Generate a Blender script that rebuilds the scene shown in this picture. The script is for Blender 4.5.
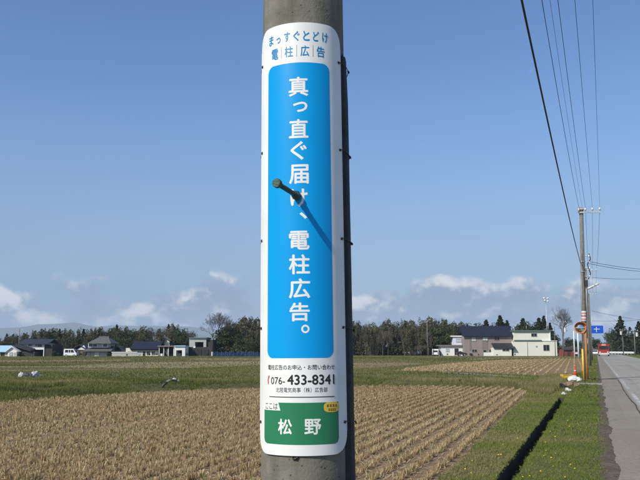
import bpy, bmesh, math, random
import numpy as np
from mathutils import Vector, Matrix, Euler

for o in list(bpy.data.objects):
    bpy.data.objects.remove(o)
SC = bpy.context.scene
COL = SC.collection
R = math.radians
rng = np.random.default_rng(7)
random.seed(7)

# ------------------------------------------------------------------ camera
FPX, HORIZON, VPX, EYE = 800.0, 349.5, 596.0, 1.6
PITCH = math.atan((HORIZON - 240) / FPX)
YAW = math.atan((VPX - 320) / FPX * math.cos(PITCH))
cam_d = bpy.data.cameras.new('camera')
cam_d.sensor_width = 36
cam_d.lens = FPX / 640 * 36
cam_d.clip_start = 0.05
cam_d.clip_end = 40000
cam = bpy.data.objects.new('camera', cam_d)
COL.objects.link(cam)
cam.location = (0, 0, EYE)
cam.rotation_euler = (math.pi / 2 + PITCH, 0, YAW)
SC.camera = cam

# ------------------------------------------------------------------ light
SUN_EL = R(39.5)
SUN_AZ = YAW + R(180) - R(47)          # measured from +Y, counter-clockwise
sdir = Vector((-math.sin(SUN_AZ) * math.cos(SUN_EL), math.cos(SUN_AZ) * math.cos(SUN_EL), math.sin(SUN_EL)))
sun_d = bpy.data.lights.new('sun', 'SUN')
sun_d.energy = 3.6
sun_d.angle = R(0.53)
sun_d.color = (1.0, 0.94, 0.83)
sun = bpy.data.objects.new('sun', sun_d)
COL.objects.link(sun)
sun.rotation_euler = sdir.to_track_quat('Z', 'Y').to_euler()
sun.location = (0, -20, 40)

W = bpy.data.worlds.new('World')
SC.world = W
W.use_nodes = True
nt = W.node_tree
nt.nodes.clear()
N = nt.nodes.new
L = nt.links.new


def wmath(op, a, b=None, clamp=False):
    n = N('ShaderNodeMath')
    n.operation = op
    n.use_clamp = clamp
    for i, v in enumerate((a, b)):
        if v is None:
            continue
        if isinstance(v, (int, float)):
            n.inputs[i].default_value = v
        else:
            L(v, n.inputs[i])
    return n.outputs[0]


def wrange(v, a, b, c, d):
    n = N('ShaderNodeMapRange')
    n.interpolation_type = 'SMOOTHSTEP'
    L(v, n.inputs[0])
    for i, x in enumerate((a, b, c, d)):
        n.inputs[i + 1].default_value = x
    return n.outputs[0]


sky = N('ShaderNodeTexSky')
sky.sky_type = 'NISHITA'
sky.sun_disc = False
sky.sun_elevation = SUN_EL
sky.sun_rotation = math.atan2(sdir.x, sdir.y)
sky.altitude = 0
sky.air_density = 1.0
sky.dust_density = 0.3
sky.ozone_density = 3.0
tc = N('ShaderNodeTexCoord')
sep = N('ShaderNodeSeparateXYZ')
L(tc.outputs['Generated'], sep.inputs[0])


def cloud_noise(off, scale, detail):
    m = N('ShaderNodeMapping')
    m.inputs['Location'].default_value = off
    m.inputs['Scale'].default_value = (1, 1, 1.35)
    L(tc.outputs['Generated'], m.inputs[0])
    n = N('ShaderNodeTexNoise')
    n.inputs['Scale'].default_value = scale
    n.inputs['Detail'].default_value = detail
    n.inputs['Roughness'].default_value = 0.55
    L(m.outputs[0], n.inputs['Vector'])
    return n.outputs[0]


OFF = (2.6, 6.3, 0.5)
n0 = cloud_noise(OFF, 11.0, 7)
n1 = cloud_noise((OFF[0], OFF[1], OFF[2] + 0.022), 11.0, 7)
nb = cloud_noise((2.3, 0.7, 0.1), 3.2, 5)
z = sep.outputs[2]
thr = wrange(z, 0.01, 0.13, 0.29, 0.70)
dens = wrange(wmath('SUBTRACT', n0, thr), -0.03, 0.10, 0, 0.9)
lit = wrange(wmath('SUBTRACT', n0, n1), -0.02, 0.13, 0, 1)
veil = wmath('MULTIPLY', wrange(z, 0.0, 0.34, 1, 0), wrange(nb, 0.3, 0.7, 0.8, 1.0))
cmix = N('ShaderNodeMix')
cmix.data_type = 'RGBA'
L(lit, cmix.inputs[0])
cmix.inputs[6].default_value = (2.0, 2.7, 3.8, 1)
cmix.inputs[7].default_value = (6.6, 6.5, 6.5, 1)
vmix = N('ShaderNodeMix')
vmix.data_type = 'RGBA'
L(veil, vmix.inputs[0])
hs = N('ShaderNodeHueSaturation')
hs.inputs['Saturation'].default_value = 1.15
hs.inputs['Hue'].default_value = 0.507
hs.inputs['Value'].default_value = 1.06
L(sky.outputs[0], hs.inputs['Color'])
L(hs.outputs[0], vmix.inputs[6])
vmix.inputs[7].default_value = (1.8, 2.65, 4.15, 1)
dmix = N('ShaderNodeMix')
dmix.data_type = 'RGBA'
L(dens, dmix.inputs[0])
L(vmix.outputs[2], dmix.inputs[6])
L(cmix.outputs[2], dmix.inputs[7])
bg = N('ShaderNodeBackground')
bg.inputs[1].default_value = 0.095
L(dmix.outputs[2], bg.inputs[0])
wo = N('ShaderNodeOutputWorld')
L(bg.outputs[0], wo.inputs[0])

SC.view_settings.view_transform = 'Standard'
SC.view_settings.look = 'None'
SC.view_settings.exposure = 0.45
SC.view_settings.gamma = 1.0
SC.view_settings.use_curve_mapping = False
SC.render.engine = 'CYCLES'
SC.cycles.max_bounces = 6
SC.cycles.volume_bounces = 1
SC.cycles.transparent_max_bounces = 12
SC.cycles.use_denoising = True

# ------------------------------------------------------------------ placing
CY, SY = math.cos(YAW), math.sin(YAW)
CP, SP = math.cos(PITCH), math.sin(PITCH)


def ray(px, py):
    a, b = (px - 320) / FPX, -(py - 240) / FPX
    fwd, up = CP - b * SP, SP + b * CP
    return a, fwd, up                      # lateral, forward, up in the yawed frame


def yaw_to_world(l, d, z):
    return Vector((l * CY - d * SY, l * SY + d * CY, z))


def at(px, py, D):
    """lateral, depth, height of the point seen at a pixel on the upright plane D metres ahead"""
    a, f, u = ray(px, py)
    k = D / f
    return a * k, D, EYE + u * k


def atw(px, py, D):
    return yaw_to_world(*at(px, py, D))


def gp(px, py, z=0.0):
    a, f, u = ray(px, py)
    k = (z - EYE) / u
    return yaw_to_world(a * k, f * k, z)


def proj(P):
    """world points (n,3) to 640x480 pixels"""
    P = np.asarray(P, float)
    l = P[:, 0] * CY + P[:, 1] * SY
    d = -P[:, 0] * SY + P[:, 1] * CY
    h = P[:, 2] - EYE
    dep = d * CP + h * SP
    up = h * CP - d * SP
    return 320 + FPX * l / dep, 240 - FPX * up / dep, dep


def inside(poly, x, y):
    r = np.zeros(len(x), bool)
    n = len(poly)
    for i in range(n):
        x0, y0 = poly[i][0], poly[i][1]
        x1, y1 = poly[(i + 1) % n][0], poly[(i + 1) % n][1]
        if y0 == y1:
            continue
        c = ((y0 > y) != (y1 > y)) & (x < (x1 - x0) * (y - y0) / (y1 - y0) + x0)
        r ^= c
    return r


# ------------------------------------------------------------------ materials
def new_mat(name):
    m = bpy.data.materials.new(name)
    m.use_nodes = True
    return m, m.node_tree, m.node_tree.nodes['Principled BSDF']


def mat(name, col, rough=0.7, metal=0.0, var=0.12, scale=3.0, bump=0.0, bscale=40.0, spec=0.4, dirt=None):
    m, t, p = new_mat(name)
    n = t.nodes.new('ShaderNodeTexNoise')
    n.inputs['Scale'].default_value = scale
    n.inputs['Detail'].default_value = 6
    c = t.nodes.new('ShaderNodeTexCoord')
    t.links.new(c.outputs['Object'], n.inputs['Vector'])
    r = t.nodes.new('ShaderNodeValToRGB')
    r.color_ramp.elements[0].position = 0.3
    r.color_ramp.elements[1].position = 0.7
    d = dirt if dirt else tuple(x * (1 - var) for x in col)
    r.color_ramp.elements[0].color = (*d, 1)
    r.color_ramp.elements[1].color = (*[min(1, x * (1 + var)) for x in col], 1)
    t.links.new(n.outputs[0], r.inputs[0])
    t.links.new(r.outputs[0], p.inputs['Base Color'])
    p.inputs['Roughness'].default_value = rough
    p.inputs['Metallic'].default_value = metal
    p.inputs['Specular IOR Level'].default_value = spec
    if bump:
        b = t.nodes.new('ShaderNodeTexNoise')
        b.inputs['Scale'].default_value = bscale
        b.inputs['Detail'].default_value = 8
        t.links.new(c.outputs['Object'], b.inputs['Vector'])
        bp = t.nodes.new('ShaderNodeBump')
        bp.inputs['Strength'].default_value = bump
        bp.inputs['Distance'].default_value = 0.01
        t.links.new(b.outputs[0], bp.inputs['Height'])
        t.links.new(bp.outputs[0], p.inputs['Normal'])
    return m


def tint_mat(name, stops, rough=0.75, translucent=0.0):
    """colour from the per-blade attribute 'tint'"""
    m, t, p = new_mat(name)
    a = t.nodes.new('ShaderNodeAttribute')
    a.attribute_name = 'tint'
    r = t.nodes.new('ShaderNodeValToRGB')
    els = r.color_ramp.elements
    els[0].position, els[0].color = stops[0][0], (*stops[0][1], 1)
    els[1].position, els[1].color = stops[-1][0], (*stops[-1][1], 1)
    for pos, c in stops[1:-1]:
        els.new(pos).color = (*c, 1)
    t.links.new(a.outputs['Fac'], r.inputs[0])
    t.links.new(r.outputs[0], p.inputs['Base Color'])
    p.inputs['Roughness'].default_value = rough
    p.inputs['Specular IOR Level'].default_value = 0.25
    if translucent:
        tr = t.nodes.new('ShaderNodeBsdfTranslucent')
        t.links.new(r.outputs[0], tr.inputs[0])
        mx = t.nodes.new('ShaderNodeMixShader')
        mx.inputs[0].default_value = translucent
        t.links.new(p.outputs[0], mx.inputs[1])
        t.links.new(tr.outputs[0], mx.inputs[2])
        t.links.new(mx.outputs[0], t.nodes['Material Output'].inputs[0])
    return m


def ground_mat(name, layers, rough=0.95, bump=0.6, bscale=18.0):
    """layers: base colour, then (scale, lo, hi, colour) noise patches laid over it; world metres"""
    m, t, p = new_mat(name)
    c = t.nodes.new('ShaderNodeTexCoord')
    base = t.nodes.new('ShaderNodeRGB')
    base.outputs[0].default_value = (*layers[0], 1)
    cur = base.outputs[0]
    for i, (s, lo, hi, col) in enumerate(layers[1:]):
        mp = t.nodes.new('ShaderNodeMapping')
        mp.inputs['Location'].default_value = (i * 13.7, i * 5.1, 0)
        t.links.new(c.outputs['Object'], mp.inputs[0])
        n = t.nodes.new('ShaderNodeTexNoise')
        n.inputs['Scale'].default_value = s
        n.inputs['Detail'].default_value = 7
        n.inputs['Roughness'].default_value = 0.6
        t.links.new(mp.outputs[0], n.inputs['Vector'])
        r = t.nodes.new('ShaderNodeMapRange')
        r.inputs[1].default_value, r.inputs[2].default_value = lo, hi
        t.links.new(n.outputs[0], r.inputs[0])
        x = t.nodes.new('ShaderNodeMix')
        x.data_type = 'RGBA'
        t.links.new(r.outputs[0], x.inputs[0])
        t.links.new(cur, x.inputs[6])
        x.inputs[7].default_value = (*col, 1)
        cur = x.outputs[2]
    t.links.new(cur, p.inputs['Base Color'])
    p.inputs['Roughness'].default_value = rough
    p.inputs['Specular IOR Level'].default_value = 0.15
    b = t.nodes.new('ShaderNodeTexNoise')
    b.inputs['Scale'].default_value = bscale
    b.inputs['Detail'].default_value = 8
    t.links.new(c.outputs['Object'], b.inputs['Vector'])
    bp = t.nodes.new('ShaderNodeBump')
    bp.inputs['Strength'].default_value = bump
    bp.inputs['Distance'].default_value = 0.04
    t.links.new(b.outputs[0], bp.inputs['Height'])
    t.links.new(bp.outputs[0], p.inputs['Normal'])
    return m


M = {}
M['ground'] = ground_mat('rough_grass_ground', [(0.105, 0.115, 0.036), (0.05, 0.42, 0.62, (0.16, 0.14, 0.06)),
                                                (0.6, 0.45, 0.7, (0.08, 0.095, 0.028)), (6, 0.5, 0.75, (0.14, 0.12, 0.055))])
M['soil'] = ground_mat('stubble_soil', [(0.205, 0.142, 0.077), (0.25, 0.4, 0.65, (0.25, 0.18, 0.10)), (3.0, 0.45, 0.7, (0.13, 0.09, 0.046)), (0.7, 0.56, 0.72, (0.10, 0.10, 0.035)),
                                        (25, 0.5, 0.7, (0.26, 0.20, 0.12))])
M['far_soil'] = ground_mat('far_stubble', [(0.26, 0.185, 0.105), (0.12, 0.4, 0.65, (0.21, 0.155, 0.08)), (1.5, 0.45, 0.7, (0.17, 0.12, 0.062))])
M['dry_grass'] = ground_mat('dry_grass_path', [(0.24, 0.20, 0.105), (0.4, 0.4, 0.7, (0.16, 0.15, 0.06)), (4, 0.45, 0.7, (0.30, 0.25, 0.15))])
M['bank'] = ground_mat('bank_grass', [(0.085, 0.09, 0.032), (0.3, 0.4, 0.65, (0.13, 0.12, 0.05)), (3, 0.45, 0.7, (0.06, 0.058, 0.022))])
M['verge_soil'] = ground_mat('verge_soil', [(0.09, 0.10, 0.03), (1.2, 0.4, 0.65, (0.13, 0.11, 0.05)), (8, 0.45, 0.7, (0.07, 0.06, 0.03))])
M['edge_dirt'] = ground_mat('roadside_dirt', [(0.11, 0.082, 0.06), (2.0, 0.4, 0.65, (0.15, 0.125, 0.10)), (12, 0.45, 0.7, (0.07, 0.055, 0.04))])
M['ditch'] = ground_mat('ditch_earth', [(0.06, 0.05, 0.035), (3, 0.4, 0.7, (0.085, 0.075, 0.05))])
M['old_concrete'] = ground_mat('old_concrete', [(0.30, 0.285, 0.25), (1.0, 0.4, 0.65, (0.22, 0.205, 0.175)), (9, 0.45, 0.7, (0.34, 0.32, 0.29))], bump=0.25)


def road_mat(name, a, b, c_):
    m = ground_mat(name, [a, (0.35, 0.4, 0.65, b), (14, 0.4, 0.7, c_)], rough=0.85, bump=0.35, bscale=60)
    t = m.node_tree
    p = t.nodes['Principled BSDF']
    src = p.inputs['Base Color'].links[0].from_socket
    co = t.nodes.new('ShaderNodeTexCoord')
    # long streaks along the wheel tracks
    mp = t.nodes.new('ShaderNodeMapping')
    mp.inputs['Scale'].default_value = (2.2, 0.03, 1)
    t.links.new(co.outputs['Object'], mp.inputs[0])
    n = t.nodes.new('ShaderNodeTexNoise')
    n.inputs['Scale'].default_value = 1.0
    n.inputs['Detail'].default_value = 5
    t.links.new(mp.outputs[0], n.inputs['Vector'])
    r = t.nodes.new('ShaderNodeMapRange')
    r.inputs[1].default_value, r.inputs[2].default_value = 0.35, 0.7
    r.inputs[3].default_value, r.inputs[4].default_value = 0.0, 0.5
    t.links.new(n.outputs[0], r.inputs[0])
    x = t.nodes.new('ShaderNodeMix')
    x.data_type = 'RGBA'
    t.links.new(r.outputs[0], x.inputs[0])
    t.links.new(src, x.inputs[6])
    x.inputs[7].default_value = (*[v * 0.72 for v in a], 1)
    # thin wandering cracks
    v = t.nodes.new('ShaderNodeTexVoronoi')
    v.feature = 'DISTANCE_TO_EDGE'
    v.inputs['Scale'].default_value = 0.16
    dn = t.nodes.new('ShaderNodeTexNoise')
    dn.inputs['Scale'].default_value = 1.3
    dn.inputs['Detail'].default_value = 5
    t.links.new(co.outputs['Object'], dn.inputs['Vector'])
    va = t.nodes.new('ShaderNodeVectorMath')
    va.operation = 'MULTIPLY_ADD'
    va.inputs[1].default_value = (1.6, 1.6, 0)
    t.links.new(dn.outputs['Color'], va.inputs[0])
    t.links.new(co.outputs['Object'], va.inputs[2])
    t.links.new(va.outputs[0], v.inputs['Vector'])
    r2 = t.nodes.new('ShaderNodeMapRange')
    r2.inputs[1].default_value, r2.inputs[2].default_value = 0.0, 0.006
    r2.inputs[3].default_value, r2.inputs[4].default_value = 0.6, 0.0
    t.links.new(v.outputs['Distance'], r2.inputs[0])
    y = t.nodes.new('ShaderNodeMix')
    y.data_type = 'RGBA'
    t.links.new(r2.outputs[0], y.inputs[0])
    t.links.new(x.outputs[2], y.inputs[6])
    y.inputs[7].default_value = (0.05, 0.045, 0.04, 1)
    t.links.new(y.outputs[2], p.inputs['Base Color'])
    return m


M['road'] = road_mat('worn_asphalt', (0.33, 0.312, 0.265), (0.37, 0.35, 0.305), (0.27, 0.255, 0.215))
M['shoulder'] = road_mat('old_shoulder', (0.27, 0.235, 0.185), (0.32, 0.285, 0.235), (0.21, 0.18, 0.14))
M['line'] = ground_mat('worn_line_paint', [(0.6, 0.6, 0.58), (2.2, 0.38, 0.5, (0.31, 0.3, 0.28)), (18, 0.46, 0.58, (0.34, 0.33, 0.31))], bump=0.1)
M['crack'] = mat('crack_tar', (0.05, 0.046, 0.042), 0.9)

M['straw'] = tint_mat('straw', [(0, (0.17, 0.11, 0.048)), (0.35, (0.34, 0.24, 0.112)), (0.75, (0.53, 0.415, 0.225)), (0.9, (0.66, 0.55, 0.34)), (0.93, (0.13, 0.17, 0.04)), (1, (0.16, 0.21, 0.05))], 0.7, 0.15)
M['grass'] = tint_mat('grass', [(0, (0.07, 0.09, 0.018)), (0.35, (0.15, 0.215, 0.03)), (0.6, (0.225, 0.27, 0.05)), (0.74, (0.25, 0.225, 0.08)), (0.88, (0.30, 0.235, 0.12)), (1, (0.40, 0.33, 0.19))], 0.65, 0.3)
M['weeds'] = tint_mat('bank_weeds', [(0, (0.06, 0.075, 0.018)), (0.4, (0.145, 0.175, 0.034)), (0.62, (0.23, 0.215, 0.07)), (0.8, (0.28, 0.225, 0.11)), (1, (0.38, 0.31, 0.18))], 0.7, 0.28)
M['cedar'] = tint_mat('cedar_leaf', [(0, (0.022, 0.034, 0.013)), (1, (0.055, 0.072, 0.024))], 0.7, 0.15)
M['evergreen'] = tint_mat('evergreen_leaf', [(0, (0.025, 0.04, 0.013)), (0.7, (0.055, 0.082, 0.022)), (1, (0.085, 0.11, 0.032))], 0.6, 0.2)
M['olive'] = tint_mat('olive_leaf', [(0, (0.052, 0.055, 0.024)), (0.5, (0.10, 0.098, 0.044)), (0.85, (0.145, 0.13, 0.064)), (1, (0.18, 0.145, 0.085))], 0.7, 0.2)
M['bark'] = mat('bark', (0.10, 0.082, 0.062), 0.9, scale=2, var=0.3, bump=0.5, bscale=10)
M['twig'] = mat('twig', (0.10, 0.085, 0.068), 0.9, scale=2, var=0.25)


def concrete_pole_mat():
    m, t, p = new_mat('pole_concrete')
    c = t.nodes.new('ShaderNodeTexCoord')
    n = t.nodes.new('ShaderNodeTexNoise')
    n.inputs['Scale'].default_value = 9
    n.inputs['Detail'].default_value = 8
    n.inputs['Roughness'].default_value = 0.65
    t.links.new(c.outputs['Object'], n.inputs['Vector'])
    r = t.nodes.new('ShaderNodeValToRGB')
    r.color_ramp.elements[0].position = 0.3
    r.color_ramp.elements[0].color = (0.125, 0.118, 0.095, 1)
    r.color_ramp.elements[1].position = 0.72
    r.color_ramp.elements[1].color = (0.235, 0.222, 0.185, 1)
    t.links.new(n.outputs[0], r.inputs[0])
    # dark pits
    v = t.nodes.new('ShaderNodeTexVoronoi')
    v.inputs['Scale'].default_value = 34
    v.inputs['Randomness'].default_value = 1
    t.links.new(c.outputs['Object'], v.inputs['Vector'])
    pr = t.nodes.new('ShaderNodeMapRange')
    pr.inputs[1].default_value, pr.inputs[2].default_value = 0.07, 0.13
    pr.inputs[3].default_value, pr.inputs[4].default_value = 0.75, 0.0
    t.links.new(v.outputs['Distance'], pr.inputs[0])
    # vertical weather streaks
    mp = t.nodes.new('ShaderNodeMapping')
    mp.inputs['Scale'].default_value = (30, 30, 1.2)
    t.links.new(c.outputs['Object'], mp.inputs[0])
    s = t.nodes.new('ShaderNodeTexNoise')
    s.inputs['Scale'].default_value = 1
    s.inputs['Detail'].default_value = 5
    t.links.new(mp.outputs[0], s.inputs['Vector'])
    sr = t.nodes.new('ShaderNodeMapRange')
    sr.inputs[1].default_value, sr.inputs[2].default_value = 0.45, 0.75
    sr.inputs[3].default_value, sr.inputs[4].default_value = 0.0, 0.6
    t.links.new(s.outputs[0], sr.inputs[0])
    x = t.nodes.new('ShaderNodeMix')
    x.data_type = 'RGBA'
    t.links.new(sr.outputs[0], x.inputs[0])
    t.links.new(r.outputs[0], x.inputs[6])
    x.inputs[7].default_value = (0.10, 0.094, 0.075, 1)
    y = t.nodes.new('ShaderNodeMix')
    y.data_type = 'RGBA'
    t.links.new(pr.outputs[0], y.inputs[0])
    t.links.new(x.outputs[2], y.inputs[6])
    y.inputs[7].default_value = (0.05, 0.046, 0.038, 1)
    t.links.new(y.outputs[2], p.inputs['Base Color'])
    p.inputs['Roughness'].default_value = 0.92
    p.inputs['Specular IOR Level'].default_value = 0.2
    b = t.nodes.new('ShaderNodeTexNoise')
    b.inputs['Scale'].default_value = 120
    b.inputs['Detail'].default_value = 8
    t.links.new(c.outputs['Object'], b.inputs['Vector'])
    h = t.nodes.new('ShaderNodeMath')
    h.operation = 'SUBTRACT'
    t.links.new(b.outputs[0], h.inputs[0])
    t.links.new(pr.outputs[0], h.inputs[1])
    bp = t.nodes.new('ShaderNodeBump')
    bp.inputs['Strength'].default_value = 0.45
    bp.inputs['Distance'].default_value = 0.004
    t.links.new(h.outputs[0], bp.inputs['Height'])
    t.links.new(bp.outputs[0], p.inputs['Normal'])
    return m


M['pole'] = concrete_pole_mat()
M['sign_white'] = mat('sign_white', (0.78, 0.79, 0.775), 0.4, var=0.03, scale=7, dirt=(0.70, 0.71, 0.68))
M['sign_blue'] = mat('sign_blue', (0.0, 0.30, 0.68), 0.4, var=0.02, scale=9, spec=0.25)
M['sign_teal'] = mat('sign_teal', (0.0, 0.22, 0.50), 0.4, var=0.05)
M['sign_green'] = mat('sign_green', (0.022, 0.19, 0.085), 0.38, var=0.05, scale=14)
M['sign_black'] = mat('sign_black', (0.02, 0.022, 0.02), 0.4, var=0.1)
M['sign_red'] = mat('sign_red', (0.55, 0.06, 0.035), 0.4, var=0.05)
M['sign_yellow'] = mat('sign_yellow', (0.78, 0.52, 0.07), 0.4, var=0.05)
M['sign_grey'] = mat('sign_grey', (0.35, 0.36, 0.36), 0.4, var=0.05)
M['rubber'] = mat('backing_rubber', (0.022, 0.022, 0.026), 0.75, var=0.3, scale=30, bump=0.6, bscale=60)
M['wire_dark'] = mat('tie_wire', (0.05, 0.045, 0.042), 0.5, 0.6)
M['bolt'] = mat('painted_step_bolt', (0.045, 0.085, 0.07), 0.55, 0.2, var=0.35, scale=60, bump=0.4, bscale=150)
M['steel'] = mat('galvanised_steel', (0.42, 0.43, 0.43), 0.5, 0.6, var=0.2)
M['porcelain'] = mat('porcelain', (0.8, 0.8, 0.78), 0.25)
M['cable'] = mat('black_cable', (0.012, 0.012, 0.014), 0.6)
M['white'] = mat('white_wall', (0.74, 0.74, 0.72), 0.8, var=0.06, scale=0.5)
M['bluewhite'] = mat('pale_blue_wall', (0.62, 0.68, 0.78), 0.8, var=0.06, scale=0.5)
M['cream'] = mat('cream_wall', (0.72, 0.71, 0.60), 0.8, var=0.05, scale=0.4)
M['pink'] = mat('pinkish_siding', (0.27, 0.222, 0.205), 0.8, var=0.1, scale=0.8)
M['brownpanel'] = mat('brown_panel', (0.20, 0.17, 0.15), 0.8)
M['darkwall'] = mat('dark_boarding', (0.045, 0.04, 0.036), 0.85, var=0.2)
M['greywall'] = mat('grey_wall', (0.42, 0.41, 0.38), 0.85, var=0.1)
M['navyroof'] = mat('navy_roof', (0.016, 0.018, 0.034), 0.55, var=0.2, scale=1)
M['tile'] = mat('glazed_dark_tile', (0.03, 0.031, 0.036), 0.45, var=0.25, scale=2)
M['oldtile'] = mat('weathered_tile', (0.115, 0.11, 0.10), 0.6, var=0.25, scale=2)
M['blueroof'] = mat('pale_blue_sheet_roof', (0.36, 0.56, 0.76), 0.5, var=0.1)
M['greenroof'] = mat('green_grey_roof', (0.10, 0.15, 0.13), 0.6)
M['glass'] = mat('dark_window', (0.02, 0.022, 0.025), 0.12, spec=0.6)
M['curtain'] = mat('curtained_window', (0.5, 0.52, 0.53), 0.4)
M['frame'] = mat('window_frame', (0.30, 0.30, 0.30), 0.5)
M['bluenet'] = mat('blue_netting', (0.04, 0.10, 0.25), 0.7, var=0.35, scale=0.9)
M['wood'] = mat('wood', (0.16, 0.115, 0.075), 0.85, var=0.2)
M['paint_white'] = mat('white_car_paint', (0.78, 0.78, 0.78), 0.3, var=0.03)
M['paint_red'] = mat('red_truck_paint', (0.30, 0.025, 0.022), 0.45, var=0.2)
M['tyre'] = mat('tyre', (0.018, 0.018, 0.018), 0.85)
M['lamp'] = mat('lamp_glass', (0.7, 0.55, 0.3), 0.2)
M['orange'] = mat('orange_paint', (0.62, 0.17, 0.03), 0.5, var=0.15)
M['rust'] = mat('faded_orange_post', (0.38, 0.16, 0.05), 0.7, var=0.25, scale=5)
M['yellow'] = mat('yellow_plastic', (0.72, 0.46, 0.05), 0.5, var=0.1)
M['cone'] = mat('faded_red_cone', (0.55, 0.07, 0.02), 0.6, var=0.15)
M['signblue'] = mat('road_sign_blue', (0.006, 0.075, 0.50), 0.4)
M['mirror'] = mat('mirror_face', (0.75, 0.76, 0.76), 0.06, 1.0, var=0.01)
M['plastic_white'] = mat('crumpled_white_plastic', (0.66, 0.66, 0.65), 0.5, var=0.06, scale=9, dirt=(0.42, 0.40, 0.36))
M['plastic_dark'] = mat('dark_plastic', (0.03, 0.03, 0.032), 0.5)
M['plastic_grey'] = mat('grey_plastic', (0.30, 0.31, 0.30), 0.5)
M['cardboard'] = mat('weathered_cardboard', (0.24, 0.16, 0.10), 0.9, var=0.25)
M['yellow_flower'] = mat('dandelion_petals', (0.72, 0.52, 0.02), 0.7)
M['stem'] = mat('plant_stem', (0.08, 0.13, 0.03), 0.7)
M['redrust'] = mat('rust_red_paint', (0.22, 0.045, 0.03), 0.8, var=0.3)
M['mountain'] = ground_mat('forested_mountain', [(0.06, 0.075, 0.05), (0.002, 0.4, 0.65, (0.09, 0.095, 0.07))], bump=0.0)
M['umb'] = mat('grey_bag', (0.07, 0.07, 0.075), 0.7)


# ------------------------------------------------------------------ mesh helpers
def link(name, me, material, parent=None):
    o = bpy.data.objects.new(name, me)
    COL.objects.link(o)
    if material is not None and me is not None:
        for mm in (material if isinstance(material, (list, tuple)) else [material]):
            me.materials.append(mm)
    if parent is not None:
        o.parent = parent
    return o


def obj(name, bm, material, parent=None, smooth=False):
    me = bpy.data.meshes.new(name)
    bmesh.ops.recalc_face_normals(bm, faces=bm.faces)
    bm.to_mesh(me)
    bm.free()
    if smooth:
        me.polygons.foreach_set('use_smooth', [True] * len(me.polygons))
    return link(name, me, material, parent)


def np_mesh(name, V, F, material, parent=None, tint=None):
    """V (n,3), F (m,k) all faces with k corners"""
    me = bpy.data.meshes.new(name)
    V = np.ascontiguousarray(V, np.float32)
    F = np.ascontiguousarray(F, np.int32)
    me.vertices.add(len(V))
    me.vertices.foreach_set('co', V.ravel())
    k = F.shape[1]
    me.loops.add(F.size)
    me.loops.foreach_set('vertex_index', F.ravel())
    me.polygons.add(len(F))
    me.polygons.foreach_set('loop_start', np.arange(0, F.size, k, dtype=np.int32))
    me.update(calc_edges=True)
    if tint is not None:
        a = me.attributes.new('tint', 'FLOAT', 'POINT')
        a.data.foreach_set('value', np.ascontiguousarray(tint, np.float32))
    return link(name, me, material, parent)


def tag(o, label=None, cat=None, group=None, kind=None):
    if label:
        o['label'] = label
    if cat:
        o['category'] = cat
    if group:
        o['group'] = group
    if kind:
        o['kind'] = kind
    return o


def thing(name, label, cat, loc=(0, 0, 0), rotz=0.0, group=None):
    o = bpy.data.objects.new(name, None)
    o.empty_display_size = 0.2
    COL.objects.link(o)
    o.location = loc
    o.rotation_euler = (0, 0, rotz)
    return tag(o, label, cat, group)


def copy_tree(o, parent=None):
    c = o.copy()
    COL.objects.link(c)
    c.parent = parent
    for ch in list(o.children):
        copy_tree(ch, c)
    return c


def box(bm, x0, x1, y0, y1, z0, z1):
    v = [bm.verts.new(p) for p in ((x0, y0, z0), (x1, y0, z0), (x1, y1, z0), (x0, y1, z0), (x0, y0, z1), (x1, y0, z1), (x1, y1, z1), (x0, y1, z1))]
    for f in ((0, 1, 2, 3), (4, 5, 6, 7), (0, 1, 5, 4), (1, 2, 6, 5), (2, 3, 7, 6), (3, 0, 4, 7)):
        bm.faces.new([v[i] for i in f])


def tube(bm, pts, rad, n=8, cap=True):
    """rad: number or list"""
    rings = []
    k = len(pts)
    rs = rad if isinstance(rad, (list, tuple)) else [rad] * k
    up = None
    for i, p in enumerate(pts):
        p = Vector(p)
        a = Vector(pts[max(0, i - 1)])
        b = Vector(pts[min(k - 1, i + 1)])
        d = (b - a).normalized()
        if up is None:
            up = Vector((0, 0, 1)) if abs(d.z) < 0.9 else Vector((1, 0, 0))
        s = d.cross(up)
        if s.length < 1e-5:
            s = d.orthogonal()
        s.normalize()
        t = s.cross(d).normalized()
        rings.append([bm.verts.new(p + (s * math.cos(j * 2 * math.pi / n) + t * math.sin(j * 2 * math.pi / n)) * rs[i]) for j in range(n)])
    for a, b in zip(rings, rings[1:]):
        for j in range(n):
            bm.faces.new((a[j], a[(j + 1) % n], b[(j + 1) % n], b[j]))
    if cap:
        bm.faces.new(rings[0][::-1])
        bm.faces.new(rings[-1])


def prism(bm, pts, a, b, axis='y'):
    """polygon (u,v) extruded from a to b: axis y -> u=x v=z; axis x -> u=y v=z; axis z -> u=x v=y"""
    def P(u, v, w):
        return {'y': (u, w, v), 'x': (w, u, v), 'z': (u, v, w)}[axis]
    A = [bm.verts.new(P(u, v, a)) for u, v in pts]
    B = [bm.verts.new(P(u, v, b)) for u, v in pts]
    n = len(pts)
    bm.faces.new(A)
    bm.faces.new(B[::-1])
    for i in range(n):
        bm.faces.new((A[i], A[(i + 1) % n], B[(i + 1) % n], B[i]))


def pbox(name, mt, parent, *b):
    bm = bmesh.new()
    box(bm, *b)
    return obj(name, bm, mt, parent)


def ptube(name, mt, parent, pts, rad, n=8, smooth=True):
    bm = bmesh.new()
    tube(bm, pts, rad, n)
    return obj(name, bm, mt, parent, smooth)


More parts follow.
